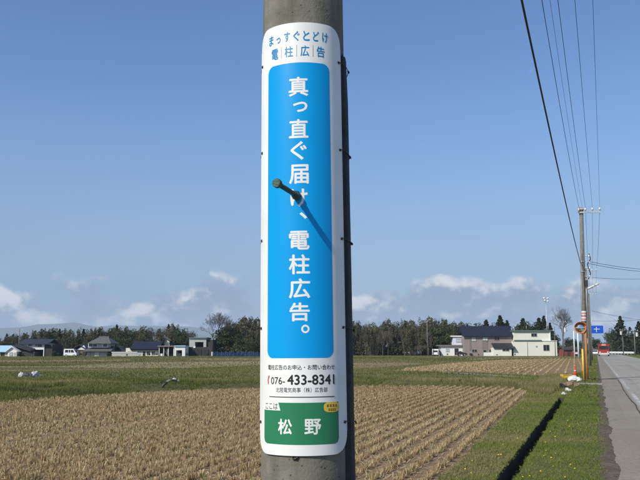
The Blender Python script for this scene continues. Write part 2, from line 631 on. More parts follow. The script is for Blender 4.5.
def lump(name, mt, parent, c, s, seed, sub=3, rough=0.35, flat=True):
    bm = bmesh.new()
    bmesh.ops.create_icosphere(bm, subdivisions=sub, radius=1)
    r = random.Random(seed)
    w = [(Vector((r.uniform(-1, 1), r.uniform(-1, 1), r.uniform(-1, 1))) * r.uniform(2, 6), r.uniform(0, 6)) for _ in range(7)]
    for v in bm.verts:
        k = 1 + rough * sum(math.sin(v.co.dot(a) + b) for a, b in w) / 3.0
        v.co = Vector((v.co.x * s[0] * k + c[0], v.co.y * s[1] * k + c[1], max(v.co.z * k, -0.75) * s[2] + c[2]))
    return obj(name, bm, mt, parent, not flat)


# ================================================================== SETTING
DX0, DX1, DY0, DY1, DZ = -1.26, -1.02, 7.0, 28.5, -0.42
RX0, RX1 = 0.12, 7.3


def ground_mesh():
    xs = [-9000, -400, -60, DX0, DX1, RX1, 60, 400, 9000]
    ys = [-9000, -60, DY0, DY1, 60, 400, 14000]
    bm = bmesh.new()
    g = [[bm.verts.new((x, y, 0)) for x in xs] for y in ys]
    for j in range(len(ys) - 1):
        for i in range(len(xs) - 1):
            if i == 3 and j == 2:
                continue
            bm.faces.new((g[j][i], g[j][i + 1], g[j + 1][i + 1], g[j + 1][i]))
    return obj('ground', bm, M['ground'])


tag(ground_mesh(), 'rough grassland between the fields', None, kind='structure')
bm = bmesh.new()
q = 0.03
n = 44
for i in range(n):           # wavering earth sides
    pass
rows = []
r_ = random.Random(4)
for i in range(n + 1):
    y = DY0 + (DY1 - DY0) * i / n
    a, b = r_.uniform(-q, q), r_.uniform(-q, q)
    rows.append([bm.verts.new(p) for p in ((DX0, y, 0), (DX0 + 0.02 + a * 0.4, y, -0.12), (DX0 + 0.035 + a, y, DZ), (DX1 - 0.035 + b, y, DZ), (DX1 - 0.02 + b * 0.4, y, -0.12), (DX1, y, 0))])
for A, B in zip(rows, rows[1:]):
    for k in range(5):
        bm.faces.new((A[k], A[k + 1], B[k + 1], B[k]))
bm.faces.new(rows[0])
bm.faces.new(rows[-1])
tag(obj('ditch', bm, M['ditch']), 'narrow dark drainage ditch cut along the grass verge', None, kind='structure')


def sheet(name, pts, z, material, label, seg=0.6, jit=0.12, seed=1):
    """flat plot with a wavering edge; pts world xy"""
    r = random.Random(seed)
    out = []
    k = len(pts)
    for i in range(k):
        a, b = Vector(pts[i][:2]), Vector(pts[(i + 1) % k][:2])
        ln = (b - a).length
        m = max(1, min(160, int(ln / seg)))
        nrm = Vector((-(b - a).y, (b - a).x)).normalized()
        for j in range(m):
            p = a.lerp(b, j / m)
            if j:
                p = p + nrm * r.uniform(-jit, jit)
            out.append(p)
    bm = bmesh.new()
    f = bm.faces.new([bm.verts.new((p.x, p.y, z)) for p in out])
    bmesh.ops.triangulate(bm, faces=[f])
    o = obj(name, bm, material)
    return tag(o, label, None, kind='structure')


def strip(name, x0, x1, y0, y1, z, material, label, step=0.5, j0=0.0, j1=0.0, seed=3, wob=None, wob0=None):
    r = random.Random(seed)
    bm = bmesh.new()
    prev = None
    y = y0
    st = step
    while y <= y1:
        a = x0 + r.uniform(-j0, j0)
        b = x1 + r.uniform(-j1, j1)
        if wob0:
            a += wob0 * (math.sin(y * 1.7) * math.sin(y * 0.53 + 2) + 0.6 * math.sin(y * 4.3 + 1) * math.sin(y * 1.1))
        if wob:
            b += wob * math.sin(y * 0.9 + 1.2) * math.sin(y * 0.37)
        cur = (bm.verts.new((a, y, z)), bm.verts.new((b, y, z)))
        if prev:
            bm.faces.new((prev[0], prev[1], cur[1], cur[0]))
        prev = cur
        y += st
        st = step * max(1, y / 20)
    o = obj(name, bm, material)
    return tag(o, label, None, kind='structure')


road = strip('road', 1.05, RX1, -30, 2600, 0.012, M['road'], 'worn grey asphalt road running to the horizon', 4, 0, 0.05)
strip('road_shoulder', 0.2, 1.05, -30, 2600, 0.008, M['shoulder'], 'brownish old asphalt shoulder beside the grass verge', 0.10, 0.010, 0.0, 11, None, 0.04)
strip('roadside_dirt', -0.02, 0.24, -6, 300, 0.004, M['edge_dirt'], 'bare brown dirt between verge and road', 0.16, 0.02, 0.02, 5)
strip('verge', DX1, 0.02, DY0, 200, 0.0025, M['verge_soil'], 'green grass verge between ditch and road', 0.6, 0.0, 0.03, 6)


def mark(name, parent, pts, w, z, material, seed):
    r = random.Random(seed)
    bm = bmesh.new()
    prev = None
    for i, p in enumerate(pts):
        p = Vector((*p, z))
        a = Vector((*pts[max(0, i - 1)], z))
        b = Vector((*pts[min(len(pts) - 1, i + 1)], z))
        d = (b - a).normalized()
        s = Vector((-d.y, d.x, 0)) * (w * r.uniform(0.75, 1.25) / 2)
        cur = (bm.verts.new(p + s), bm.verts.new(p - s))
        if prev:
            bm.faces.new((prev[0], prev[1], cur[1], cur[0]))
        prev = cur
    return obj(name, bm, material, parent)


for a_, b_ in ((12, 18), (19.5, 24), (25, 33), (35, 47), (50, 140)):
    mark('edge_line', road, [(1.18, a_ + (b_ - a_) * i / 24) for i in range(25)], 0.12, 0.016, M['line'], a_)
mark('edge_line', road, [(6.4, 8 + i * 6) for i in range(60)], 0.12, 0.016, M['line'], 77)
r_ = random.Random(9)
for y, x0, x1, w in ((46.5, 0.3, 7.2, 0.10), (31, 1.1, 7.0, 0.05), (70, 0.4, 7.2, 0.12), (104, 1.1, 7.2, 0.12)):
    yy = y
    pts = []
    for i in range(30):
        yy += r_.uniform(-0.12, 0.12)
        pts.append((x0 + (x1 - x0) * i / 29, yy))
    mark('crack', road, pts, w, 0.0165, M['crack'], int(y))
pts = []
xx = 1.02
for i in range(60):
    xx += r_.uniform(-0.02, 0.02)
    xx = max(0.96, min(1.08, xx))
    pts.append((xx, 9 + i * 0.62))
mark('crack', road, pts, 0.035, 0.0165, M['crack'], 3)
# concrete pad across the verge
tag(pbox('driveway', M['old_concrete'], None, -2.4, 0.22, 39.2, 40.6, -0.05, 0.03), 'short concrete pad crossing the verge', None, kind='structure')

# field with standing stubble
FAR = [gp(-160, 412), gp(-60, 408), gp(0, 403), gp(80, 397.5), gp(163, 392.5), gp(260, 389.2), gp(354, 387), gp(440, 387), gp(505, 388.5), gp(524, 390.5)]
RIGHT = [gp(528, 394), gp(505, 416), gp(472, 449), gp(436, 483)]
d_ = (RIGHT[3] - RIGHT[0]).normalized()
RIGHT.append(RIGHT[3] + d_ * 12)
FIELD1 = [p.xy for p in FAR + RIGHT] + [Vector((-30, -6)), Vector((-45, 8))]
sheet('field', FIELD1, 0.004, M['soil'], 'stubble field in the foreground', 0.5, 0.08)
F2 = [gp(392, 371), gp(440, 364.5), gp(500, 360.3), gp(560, 358.8), gp(587, 358.6), gp(583, 372), gp(566, 376.5), gp(530, 375.5), gp(470, 372.5)]
FIELD2 = [p.xy for p in F2]
sheet('field', FIELD2, 0.004, M['far_soil'], 'second stubble field in front of the cream building', 1.0, 0.2, 2)
plots = [([(352, 363), (400, 362.5), (428, 363.5), (380, 367.5), (352, 368)], 'far_soil', 'dry tan plot right of the pole'),
         ([(-80, 366.6), (60, 366.2), (135, 362.5), (262, 361.2), (262, 365), (190, 368.2), (120, 368.3), (60, 367.6), (-80, 367.4)], 'dry_grass', 'pale dry strip in the paddies'),
         ([(-80, 370.6), (0, 370.2), (120, 369.0), (120, 369.6), (0, 371), (-80, 371.4)], 'dry_grass', 'thin pale path in the paddies'),
         ([(-80, 360.6), (70, 360), (130, 359.6), (130, 361.2), (0, 362.2), (-80, 362.6)], 'far_soil', 'distant tan plot before the houses'),
         ([(190, 358.6), (262, 358.4), (262, 359.8), (190, 359.8)], 'dry_grass', 'distant dry plot before the blue netting'),
         ([(440, 371.8), (470, 373.4), (530, 377.2), (530, 378), (470, 374.2), (440, 372.4)], 'old_concrete', 'thin concrete channel edge beside second field'),
         ([(455, 359.4), (505, 357.6), (560, 357.2), (560, 358), (505, 358.6), (480, 360)], 'dry_grass', 'pale track before the houses')]
PLOTW = []
for i, (pp, mm, lb) in enumerate(plots):
    w = [gp(*p).xy for p in pp]
    PLOTW.append(w)
    sheet('field_plot' if mm != 'old_concrete' else 'channel_edge', w, 0.004 + 0.0005 * i, M[mm], lb, 1.2, 0.1, 20 + i)


# levee between foreground field and the paddies behind
def levee():
    base = [Vector(p.xy) for p in FAR]
    back = [gp(-160, 381), gp(-60, 380), gp(0, 379.5), gp(80, 379), gp(163, 378.5), gp(260, 378), gp(354, 378), gp(440, 379), gp(505, 380), gp(540, 383)]
    back = [Vector(p.xy) for p in back]
    prof = [(-0.02, -0.03), (0.06, 0.10), (0.16, 0.19), (0.3, 0.17), (0.6, 0.08), (1.0, -0.03)]
    bm = bmesh.new()
    rows = []
    m = 90
    r = random.Random(8)
    for i in range(m + 1):
        t = i / m * (len(base) - 1)
        k = min(int(t), len(base) - 2)
        f = t - k
        a, b = base[k].lerp(base[k + 1], f), back[k].lerp(back[k + 1], f)
        s = 1 + 0.25 * math.sin(i * 0.7) + r.uniform(-0.15, 0.15)
        e = min(1, (m - i) / 10 + 0.1)
        rows.append([bm.verts.new((*(a.lerp(b, u)), h * (s if h > 0 else 1) * (e if h > 0 else 1))) for u, h in prof])
    for A, B in zip(rows, rows[1:]):
        for k in range(len(prof) - 1):
            bm.faces.new((A[k], A[k + 1], B[k + 1], B[k]))
    o = obj('levee', bm, M['bank'], None, True)
    tag(o, 'low grassy levee behind the stubble field', None, kind='structure')
    return base + back[::-1], o


LEVEE, levee_o = levee()
bpy.context.view_layer.update()
from mathutils.bvhtree import BVHTree
_dg = bpy.context.evaluated_depsgraph_get()
_bvh = BVHTree.FromObject(levee_o, _dg)


def blades(name, P, h, w, splay, tint, material, label, nper, seed, quad=True, lean=None, kind='stuff'):
    """P (n,3) tuft centres; every tuft has nper blades"""
    g = np.random.default_rng(seed)
    n = len(P)
    T = n * nper
    c = np.repeat(P, nper, 0)
    hh = np.repeat(h, nper) * g.uniform(0.55, 1.1, T) if np.ndim(h) else h * g.uniform(0.55, 1.1, T)
    ang = g.uniform(0, 2 * math.pi, T)
    sp = g.uniform(0.1, 1, T) * splay
    dx, dy = np.cos(ang), np.sin(ang)
    base_off = g.uniform(0, 0.35, T)[:, None] * np.stack([dx, dy, np.zeros(T)], 1) * (splay * hh)[:, None]
    root = c + base_off
    tip = root + np.stack([dx * sp * hh, dy * sp * hh, hh * np.sqrt(np.clip(1 - (sp * 0.7) ** 2, 0.1, 1))], 1)
    if lean is not None:
        tip[:, :2] += np.asarray(lean)[None, :] * hh[:, None]
    pa = ang + math.pi / 2 + g.uniform(-0.9, 0.9, T)
    s = np.stack([np.cos(pa), np.sin(pa), np.zeros(T)], 1) * (w * g.uniform(0.6, 1.3, T) / 2)[:, None]
    tv = np.clip((np.repeat(tint, nper) if np.ndim(tint) else tint) + g.normal(0, 0.16, T), 0, 1)
    if quad:
        V = np.stack([root - s, root + s, tip + s * 0.7, tip - s * 0.7], 1).reshape(-1, 3)
        F = np.arange(T * 4).reshape(T, 4)
        tt = np.repeat(tv, 4)
    else:
        V = np.stack([root - s, root + s, tip], 1).reshape(-1, 3)
        F = np.arange(T * 3).reshape(T, 3)
        tt = np.repeat(tv, 3)
    o = np_mesh(name, V, F, material, None, tt)
    return tag(o, label, None, kind=kind)


def in_view(P, m=60):
    px, py, dep = proj(P)
    return (dep > 2) & (px > -m) & (px < 640 + m) & (py < 480 + m)


def vnoise(x, y, s, seed):
    g = np.random.default_rng(seed)
    r = np.zeros_like(x)
    for k in range(6):
        a = g.uniform(0, 2 * math.pi)
        f = s * 1.5 ** k
        r += np.sin((x * math.cos(a) + y * math.sin(a)) * f + g.uniform(0, 6)) * 0.75 ** k
    return r / 2.5


# ---- rice stubble in rows
ROWDIR = (RIGHT[0] - RIGHT[3]).xy.normalized()
ROWN = Vector((-ROWDIR.y, ROWDIR.x))


def stubble(poly, origin, row_gap, hill_gap, off, rows_n, len_, edge):
    u = np.arange(0, rows_n) * row_gap + off
    t = np.arange(-15, len_, hill_gap)
    U, T = np.meshgrid(u, t, indexing='ij')
    U = U + rng.normal(0, 0.016, U.shape)
    T = T + rng.normal(0, 0.05, T.shape)
    x = origin.x + ROWDIR.x * T.ravel() + ROWN.x * U.ravel()
    y = origin.y + ROWDIR.y * T.ravel() + ROWN.y * U.ravel()
    P = np.stack([x, y, np.full_like(x, 0.0)], 1)
    k = inside(poly, x, y) & in_view(P)
    return P[k], U.ravel()[k]


P1, U1 = stubble(FIELD1, RIGHT[3].xy, 0.31, 0.10, 0.12, 130, 60, 0)
nz = vnoise(P1[:, 0], P1[:, 1], 0.35, 3)
keep = rng.random(len(P1)) < np.clip(0.94 - 0.4 * (vnoise(P1[:, 0], P1[:, 1], 1.7, 33) > 0.85), 0, 1)
rut = np.zeros(len(P1), bool)
for u0 in (7.4, 9.6, 15.5, 17.6, 23.0):
    rut |= np.abs(U1 - u0 - 0.25 * np.sin(P1[:, 1] * 0.12 + u0)) < 0.2
keep &= ~(rut & (rng.random(len(P1)) < 0.88))
P1, nz, U1 = P1[keep], nz[keep], U1[keep]
dist = np.hypot(P1[:, 0], P1[:, 1])
green = (rng.random(len(P1)) < 0.03 + 0.14 * (U1 < 3.5))
t1 = np.clip(0.57 + 0.16 * nz + rng.normal(0, 0.1, len(P1)), 0.05, 0.85)
near = dist < 17
h1 = 0.10 + 0.016 * vnoise(P1[:, 0], P1[:, 1], 0.8, 5)
blades('stubble', P1[near], h1[near], 0.0075, 0.6, t1[near], M['straw'], 'cut rice stubble standing in rows in the near field', 22, 11)
blades('stubble', P1[~near], h1[~near], 0.012, 0.5, t1[~near], M['straw'], 'cut rice stubble in rows at the back of the field', 13, 12)
g_ = P1[green & (dist < 24)]
g_ = g_ + np.stack([rng.normal(0, 0.08, len(g_)), rng.normal(0, 0.08, len(g_)), np.zeros(len(g_))], 1)
blades('stubble_regrowth', g_, 0.09, 0.007, 0.7, 1.0, M['straw'], 'green shoots growing among the stubble', 7, 13)
# loose straw on the soil
m_ = 230000
sx = rng.uniform(-30, 2, m_)
sy = rng.uniform(6, 45, m_)
PS = np.stack([sx, sy, np.full(m_, 0.012)], 1)
PS = PS[inside(FIELD1, sx, sy) & in_view(PS)]
a = rng.uniform(0, math.pi, len(PS))
ln = rng.uniform(0.05, 0.18, len(PS))
dv = np.stack([np.cos(a), np.sin(a), rng.uniform(-0.05, 0.25, len(PS))], 1) * ln[:, None]
pv = np.stack([-np.sin(a), np.cos(a), np.zeros(len(PS))], 1) * 0.004
V = np.stack([PS - pv, PS + pv, PS + dv + pv, PS + dv - pv], 1).reshape(-1, 3)
tag(np_mesh('loose_straw', V, np.arange(len(V)).reshape(-1, 4), M['straw'], None, np.repeat(np.clip(rng.normal(0.6, 0.2, len(PS)), 0, 0.88), 4)),
    'loose straw lying between the stubble rows', None, kind='stuff')
# second field: sparser, rows further off
u2 = []
o2 = gp(583, 372).xy
P2, U2 = stubble(FIELD2, o2, 0.6, 0.3, -6, 110, 170, 0)
t2 = np.clip(0.6 + rng.normal(0, 0.12, len(P2)), 0, 0.88)
blades('stubble', P2, 0.13, 0.035, 0.6, t2, M['straw'], 'rice stubble in the second field before the houses', 5, 14)

# ---- grass
EXCL = [FIELD1, FIELD2] + PLOTW


def scatter(x0, x1, y0, y1, dens, seed, poly=None, excl=True, margin=60):
    g = np.random.default_rng(seed)
    n = int((x1 - x0) * (y1 - y0) * dens)
    x, y = g.uniform(x0, x1, n), g.uniform(y0, y1, n)
    P = np.stack([x, y, np.zeros(n)], 1)
    k = in_view(P, margin)
    if poly is not None:
        k &= inside(poly, x, y)
    if excl:
        for i_, e in enumerate(EXCL):
            k &= ~(inside(e, x, y) & (g.random(n) < (1.0 if i_ < 2 else 0.72)))
    k &= ~((x > DX0 - 0.01) & (x < DX1 + 0.01) & (y > DY0) & (y < DY1))
    k &= ~((x > 0.02 + 0.10 * np.sin(y * 2.1) * np.sin(y * 0.73 + 1) + g.normal(0, 0.05, n)) & (x < RX1 + 0.15))
    k &= ~((x > -2.4) & (x < 0.22) & (y > 39.2) & (y < 40.6))
    return P[k]


def grass_tint(P, seed, base=0.5, amp=0.22):
    base = base + np.where(P[:, 0] < DX0, 0.13, -0.06)
    return np.clip(base + amp * vnoise(P[:, 0], P[:, 1], 1.1, seed) + amp * 0.5 * vnoise(P[:, 0], P[:, 1], 0.25, seed + 1), 0, 1)


G = scatter(-4.5, 0.25, 7.5, 16, 520, 31)
hx = 0.045 + 0.018 * vnoise(G[:, 0], G[:, 1], 1.6, 41)
hx = hx + 0.006 * (np.abs(G[:, 0] - (DX0 + DX1) / 2) < 0.22)
blades('grass', G, hx, 0.006, 0.9, grass_tint(G, 51), M['grass'], 'short green grass on the nearest stretch of verge', 7, 61, False)
G = scatter(-4.5, 0.25, 16, 32, 230, 32)
blades('grass', G, 0.05 + 0.018 * vnoise(G[:, 0], G[:, 1], 1.6, 41), 0.010, 0.9, grass_tint(G, 51), M['grass'], 'short green grass along the ditch further up the road', 6, 62, False)
G = scatter(-6, 0.25, 32, 75, 70, 33)
blades('grass', G, 0.06, 0.02, 0.9, grass_tint(G, 51), M['grass'], 'verge grass around the second utility pole', 5, 63, False)
G = scatter(-4, 0.25, 75, 200, 14, 34)
blades('grass', G, 0.08, 0.04, 0.9, grass_tint(G, 51), M['grass'], 'distant verge grass along the left road edge', 4, 64, False)
G = scatter(7.3, 20, 40, 220, 6, 35)
blades('grass', G, 0.12, 0.04, 0.9, grass_tint(G, 51), M['grass'], 'grass along the far right road edge', 5, 65, False)

# long grass hanging over both lips of the ditch
g_ = np.random.default_rng(77)
for sx_, lx, lab_ in ((DX0 - 0.015, 0.75, 'grass hanging over the left lip of the ditch'), (DX1 + 0.015, -0.75, 'grass hanging over the right lip of the ditch')):
    n_ = 1500
    yy_ = DY0 + (DY1 - DY0) * g_.random(n_) ** 1.3
    E_ = np.stack([sx_ + g_.normal(0, 0.03, n_) - 0.02 * np.sign(lx), yy_, np.full(n_, -0.005)], 1)
    cl_ = np.clip(0.035 + 0.025 * vnoise(E_[:, 0], E_[:, 1], 2.2, 91), 0.012, 0.08)
    blades('grass', E_, cl_, 0.008, 0.8, grass_tint(E_, 51, 0.45), M['grass'], lab_, 7, 78 + int(lx > 0), False, (lx * 0.35, 0))
# levee weeds
bx = [p.x for p in LEVEE]
by = [p.y for p in LEVEE]
G = scatter(min(bx), max(bx), min(by), max(by), 62, 36, LEVEE, True)
zz = np.zeros(len(G))
for i, p in enumerate(G):
    hit = _bvh.ray_cast(Vector((p[0], p[1], 5)), Vector((0, 0, -1)))
    zz[i] = hit[0].z if hit[0] else 0
G[:, 2] = np.maximum(zz - 0.01, -0.01)
tt = np.clip(0.47 + 0.34 * vnoise(G[:, 0], G[:, 1], 0.7, 7) + 0.26 * vnoise(G[:, 0], G[:, 1], 0.16, 8) + 0.22 * (G[:, 0] > -9), 0, 1)
hh = np.clip(0.13 + 0.11 * vnoise(G[:, 0], G[:, 1], 1.1, 9), 0.04, 0.4)
blades('weeds', G, hh, 0.016, 0.75, tt, M['weeds'], 'rank green and brown weeds covering the levee', 7, 66, False)
k_ = (vnoise(G[:, 0], G[:, 1], 0.9, 19) > 0.75) & (rng.random(len(G)) < 0.5)
blades('weeds', G[k_], 0.27, 0.022, 0.85, np.clip(0.25 + 0.3 * vnoise(G[k_][:, 0], G[k_][:, 1], 0.35, 23), 0, 0.75), M['weeds'], 'taller weed clumps scattered along the levee', 8, 71, False)
# paddy grass behind
G = scatter(-70, 0, 28, 80, 9, 37)
G = G[~inside(LEVEE, G[:, 0], G[:, 1])]
tt = np.clip(0.5 + 0.3 * vnoise(G[:, 0], G[:, 1], 0.18, 17) + 0.15 * vnoise(G[:, 0], G[:, 1], 0.6, 18), 0, 1)
blades('grass', G, 0.11, 0.03, 0.8, tt, M['weeds'], 'rough grass on the paddies beyond the levee', 6, 67, False)
G = scatter(-120, 0, 80, 190, 1.6, 38)
tt = np.clip(0.55 + 0.3 * vnoise(G[:, 0], G[:, 1], 0.08, 27), 0, 1)
blades('grass', G, 0.16, 0.08, 0.8, tt, M['weeds'], 'rough grass on the farthest paddies before the houses', 6, 68, False)
# weed hump by the end of the ditch
hump = [gp(528, 391).xy, gp(545, 376).xy, gp(562, 376).xy, gp(563, 386).xy, gp(548, 396).xy]
G = scatter(min(p.x for p in hump), max(p.x for p in hump), min(p.y for p in hump), max(p.y for p in hump), 120, 39, hump, False)
blades('weeds', G, 0.22, 0.016, 0.7, np.clip(0.7 + 0.2 * vnoise(G[:, 0], G[:, 1], 1, 3), 0, 1), M['weeds'], 'taller brownish weeds near the end of the ditch', 7, 69, False)

# ================================================================== NEAR POLE AND SIGN
POLE_D = 2.77
pb = atw(309.9, 400, POLE_D)
PROT = math.atan2(-pb.x, pb.y)
TILT = R(0.55)


def pole_r(z):
    return 0.1580 - 0.0049 * z


pole = thing('utility_pole', 'thick weathered concrete utility pole in the foreground wearing the blue sign', 'utility pole', (pb.x, pb.y, 0), PROT)
pole.rotation_euler = (0, -TILT, PROT)
bm = bmesh.new()
prev = None
zs = [-0.6 + 0.5 * i for i in range(22)]
tube(bm, [(0, 0, z) for z in zs], [pole_r(z) for z in zs], 64)
obj('shaft', bm, M['pole'], pole, True)


def zpx(py):
    """height on the front of the near pole for an image row"""
    return at(306, py, POLE_D - 0.145)[2]


TC = R(-8.5)
RS = 0.150           # reference radius for arc lengths


def wrap(bm, off, step=0.006):
    """bend a flat (u,v) mesh round the pole: u arc metres from the sign's middle, v height, z thickness"""
    us = [v.co.x for v in bm.verts]
    a, b = min(us), max(us)
    k = max(1, int((b - a) / step))
    for i in range(1, k):
        g = bm.verts[:] + bm.edges[:] + bm.faces[:]
        bmesh.ops.bisect_plane(bm, geom=g, plane_co=(a + (b - a) * i / k, 0, 0), plane_no=(1, 0, 0), dist=1e-6)
    for v in bm.verts:
        th = TC + v.co.x / RS
        rr = pole_r(v.co.y) + off + v.co.z
        v.co = Vector((rr * math.sin(th), -rr * math.cos(th), v.co.y))


def round_rect(u0, u1, v0, v1, r, n=8, rb=None):
    pts = []
    for cx, cy, a0, q in ((u1 - r, v1 - r, 0, r), (u0 + r, v1 - r, 90, r), (u0 + (rb or r), v0 + (rb or r), 180, rb or r), (u1 - (rb or r), v0 + (rb or r), 270, rb or r)):
        for i in range(n + 1):
            t = R(a0 + 90 * i / n)
            pts.append((cx + q * math.cos(t), cy + q * math.sin(t)))
    return pts


def plate(name, pts, off, thick, material, parent):
    bm = bmesh.new()
    prism(bm, pts, 0, thick, 'z')
    wrap(bm, off)
    o = obj(name, bm, material, parent)
    return o


sign = thing('advertising_sign', 'tall curved white and blue advertising sign strapped to the foreground pole', 'sign', (pb.x, pb.y, 0), PROT)
sign.rotation_euler = (0, -TILT, PROT)
HALF = R(67) * RS
ST, SB = zpx(23), zpx(455.5)
BASE = 0.004
panel = plate('panel', round_rect(-HALF, HALF, SB, ST, 0.062, 10), BASE, 0.0025, M['sign_white'], sign)
HB = R(44.5) * RS
plate('blue_field', round_rect(-HB, HB, zpx(358), zpx(63), 0.026, 8), BASE + 0.0025, 0.0003, M['sign_blue'], sign)


def text_flat(s, size, bold=0.0):
    c = bpy.data.curves.new('text_tmp', 'FONT')
    c.body = s
    c.size = 1.0
    c.offset = bold
    c.resolution_u = 3
    c.fill_mode = 'FRONT'
    o = bpy.data.objects.new('text_tmp', c)
    COL.objects.link(o)
    dg = bpy.context.evaluated_depsgraph_get()
    me = o.evaluated_get(dg).to_mesh()
    b = bmesh.new()
    b.from_mesh(me)
    o.evaluated_get(dg).to_mesh_clear()
    bpy.data.objects.remove(o)
    bpy.data.curves.remove(c)
    bmesh.ops.remove_doubles(b, verts=b.verts, dist=1e-5)
    return b


def lettering(name, items, material, parent, off=BASE + 0.00295, split=False):
    if split:
        for it in items:
            lettering(name, [it], material, parent, off)
        return
    """items: (string, u centre, v centre, width or None, height or None, bold, em-centred?)"""
    out = bmesh.new()
    for s, u, v, w, h, bold in items:
        b = text_flat(s, 1, 0)
        xs = [q.co.x for q in b.verts]
        ys = [q.co.y for q in b.verts]
        x0, x1, y0, y1 = min(xs), max(xs), min(ys), max(ys)
        sx = w / (x1 - x0) if w else h / (y1 - y0)
        sy = h / (y1 - y0) if h else sx
        for k_, (ox, oy) in enumerate(((0, 0), (1, 0), (-1, 0), (0, 1), (0, -1))[:5 if bold else 1]):
            mp = {}
            for q in b.verts:
                mp[q] = out.verts.new((u + (q.co.x - (x0 + x1) / 2 + ox * bold) * sx, v + (q.co.y - (y0 + y1) / 2 + oy * bold) * sy, k_ * 0.00005))
            for f in b.faces:
                try:
                    out.faces.new([mp[q] for q in f.verts])
                except ValueError:
                    pass
        b.free()
    wrap(out, off, 0.004)
    me = bpy.data.meshes.new(name)
    out.to_mesh(me)
    out.free()
    return link(name, me, material, parent)


PX = 1 / 305.0       # metres of arc per pixel near the sign's middle


def hgt(py, n):
    return zpx(py - n / 2) - zpx(py + n / 2)


TU = R(2.0) * RS
head = [('真', 87, 19.5, 18.5), ('っ', 107.5, 14, 9.5), ('直', 129, 19, 18), ('ぐ', 151, 15.5, 18), ('届', 174.5, 19, 18.5), ('け', 198, 16.5, 17),
        ('電', 240.5, 19.5, 18), ('柱', 264.5, 20, 19), ('広', 288.5, 20, 19), ('告', 312, 19, 18)]
items = [(c, TU + (0.006 if c == 'っ' else 0), zpx(y), w * PX, hgt(y, h), 0.02) for c, y, w, h in head]
items.append(('、', TU + 0.014, zpx(216), 6.5 * PX, hgt(216, 6), 0.02))
items.append(('。', TU + 0.018, zpx(329), 7.5 * PX, hgt(329, 8), 0.012))
lettering('headline_character', items, M['sign_white'], sign, split=True)
kana = 'まっすぐとどけ'
lettering('slogan_character', [(c, (i - 3) * 0.0335, zpx(37.5 - (1.0 if c != 'っ' else -1)), (0.021 if c not in 'っ' else 0.0165), hgt(38, 9.5 if c != 'っ' else 5.5), 0.022) for i, c in enumerate(kana)], M['sign_teal'], sign, split=True)
lettering('name_character', [(c, (i - 1.5) * 0.0555, zpx(51.5), 0.029, hgt(51, 10.5), 0.014) for i, c in enumerate('電柱広告')], M['sign_teal'], sign, split=True)
for i in range(3):
    u = (i - 1) * 0.0555
    plate('divider', [(u - 0.0009, zpx(57)), (u + 0.0009, zpx(57)), (u + 0.0009, zpx(45.5)), (u - 0.0009, zpx(45.5))], BASE + 0.0025, 0.0006, M['sign_grey'], sign)
lettering('enquiry_lettering', [('電柱広告のお申込・お問い合わせ', 0.004, zpx(367.2), 0.232, hgt(367, 5.2), 0.004)], M['sign_black'], sign)
lettering('phone_number_lettering', [('076-', -0.0705, zpx(380.6), 0.054, hgt(380, 7.2), 0.004), ('433-8341', 0.0415, zpx(379.6), 0.152, hgt(380, 9.6), 0.022)], M['sign_black'], sign)
lettering('company_lettering', [('北陸電気商事（株）広告部', 0.008, zpx(389.8), 0.168, hgt(389, 5), 0)], M['sign_black'], sign)
plate('handset_mark', [(-0.111, zpx(376)), (-0.106, zpx(375.2)), (-0.105, zpx(377)), (-0.1085, zpx(378.2)), (-0.110, zpx(381.5)), (-0.1085, zpx(383)), (-0.1095, zpx(384.6)), (-0.114, zpx(383.6)), (-0.1145, zpx(380))],
      BASE + 0.0025, 0.0006, M['sign_red'], sign)
plate('rule_line', [(-0.105, zpx(397.3)), (0.118, zpx(397.3)), (0.118, zpx(396.5)), (-0.105, zpx(396.5))], BASE + 0.0025, 0.0006, M['sign_black'], sign)
HG = R(51) * RS
gt, gb = zpx(402.5), zpx(444.5)
plate('green_field', [(-HG, gt), (HG, gt)][::-1] + [(-HG, gt)][:0] + [p for p in round_rect(-HG, HG, gb, gt, 0.001, 2, 0.016)][6:], BASE + 0.0025, 0.0003, M['sign_green'], sign)
plate('white_tab', [(-HG - 0.001, gt + 0.002), (-HG + 0.066, gt + 0.002), (-HG + 0.074, zpx(410.5)), (-HG - 0.001, zpx(410.5))], BASE + 0.0028, 0.0002, M['sign_white'], sign)
lettering('place_prefix_lettering', [('ここは', -HG + 0.036, zpx(406.3), 0.056, hgt(406, 6.2), 0.004)], M['sign_black'], sign, BASE + 0.0032)
lettering('place_name_character', [('松', -0.044, zpx(426.5), 0.046, hgt(426, 15), 0.022), ('野', 0.044, zpx(426.5), 0.050, hgt(426, 15), 0.022)], M['sign_white'], sign, split=True)
el = [(HG - 0.026 + 0.0285 * math.copysign(abs(math.cos(t)) ** 0.7, math.cos(t)), zpx(407.5) + hgt(407, 5.2) * math.copysign(abs(math.sin(t)) ** 0.7, math.sin(t))) for t in [2 * math.pi * i / 28 for i in range(28)]]
badge = plate('yellow_badge', el, BASE + 0.003, 0.0004, M['sign_yellow'], sign)
bm = bmesh.new()
for row, y, n_, w_ in ((0, 406, 4, 0.0085), (1, 410, 4, 0.006)):
    for i in range(n_):
        u = HG - 0.026 + (i - (n_ - 1) / 2) * w_ * 1.2
        for a0, b0, a1, b1 in ((-0.4, -1.1, 0.4, -0.6), (-0.4, 0.5, 0.4, 1.0), (-0.12, -1.1, 0.12, 1.1)):
            prism(bm, [(u + a0 * w_, zpx(y - b0)), (u + a1 * w_, zpx(y - b0)), (u + a1 * w_, zpx(y - b1)), (u + a0 * w_, zpx(y - b1))], 0, 0.0002, 'z')
wrap(bm, BASE + 0.0036, 0.004)
obj('small_print', bm, M['sign_black'], badge)
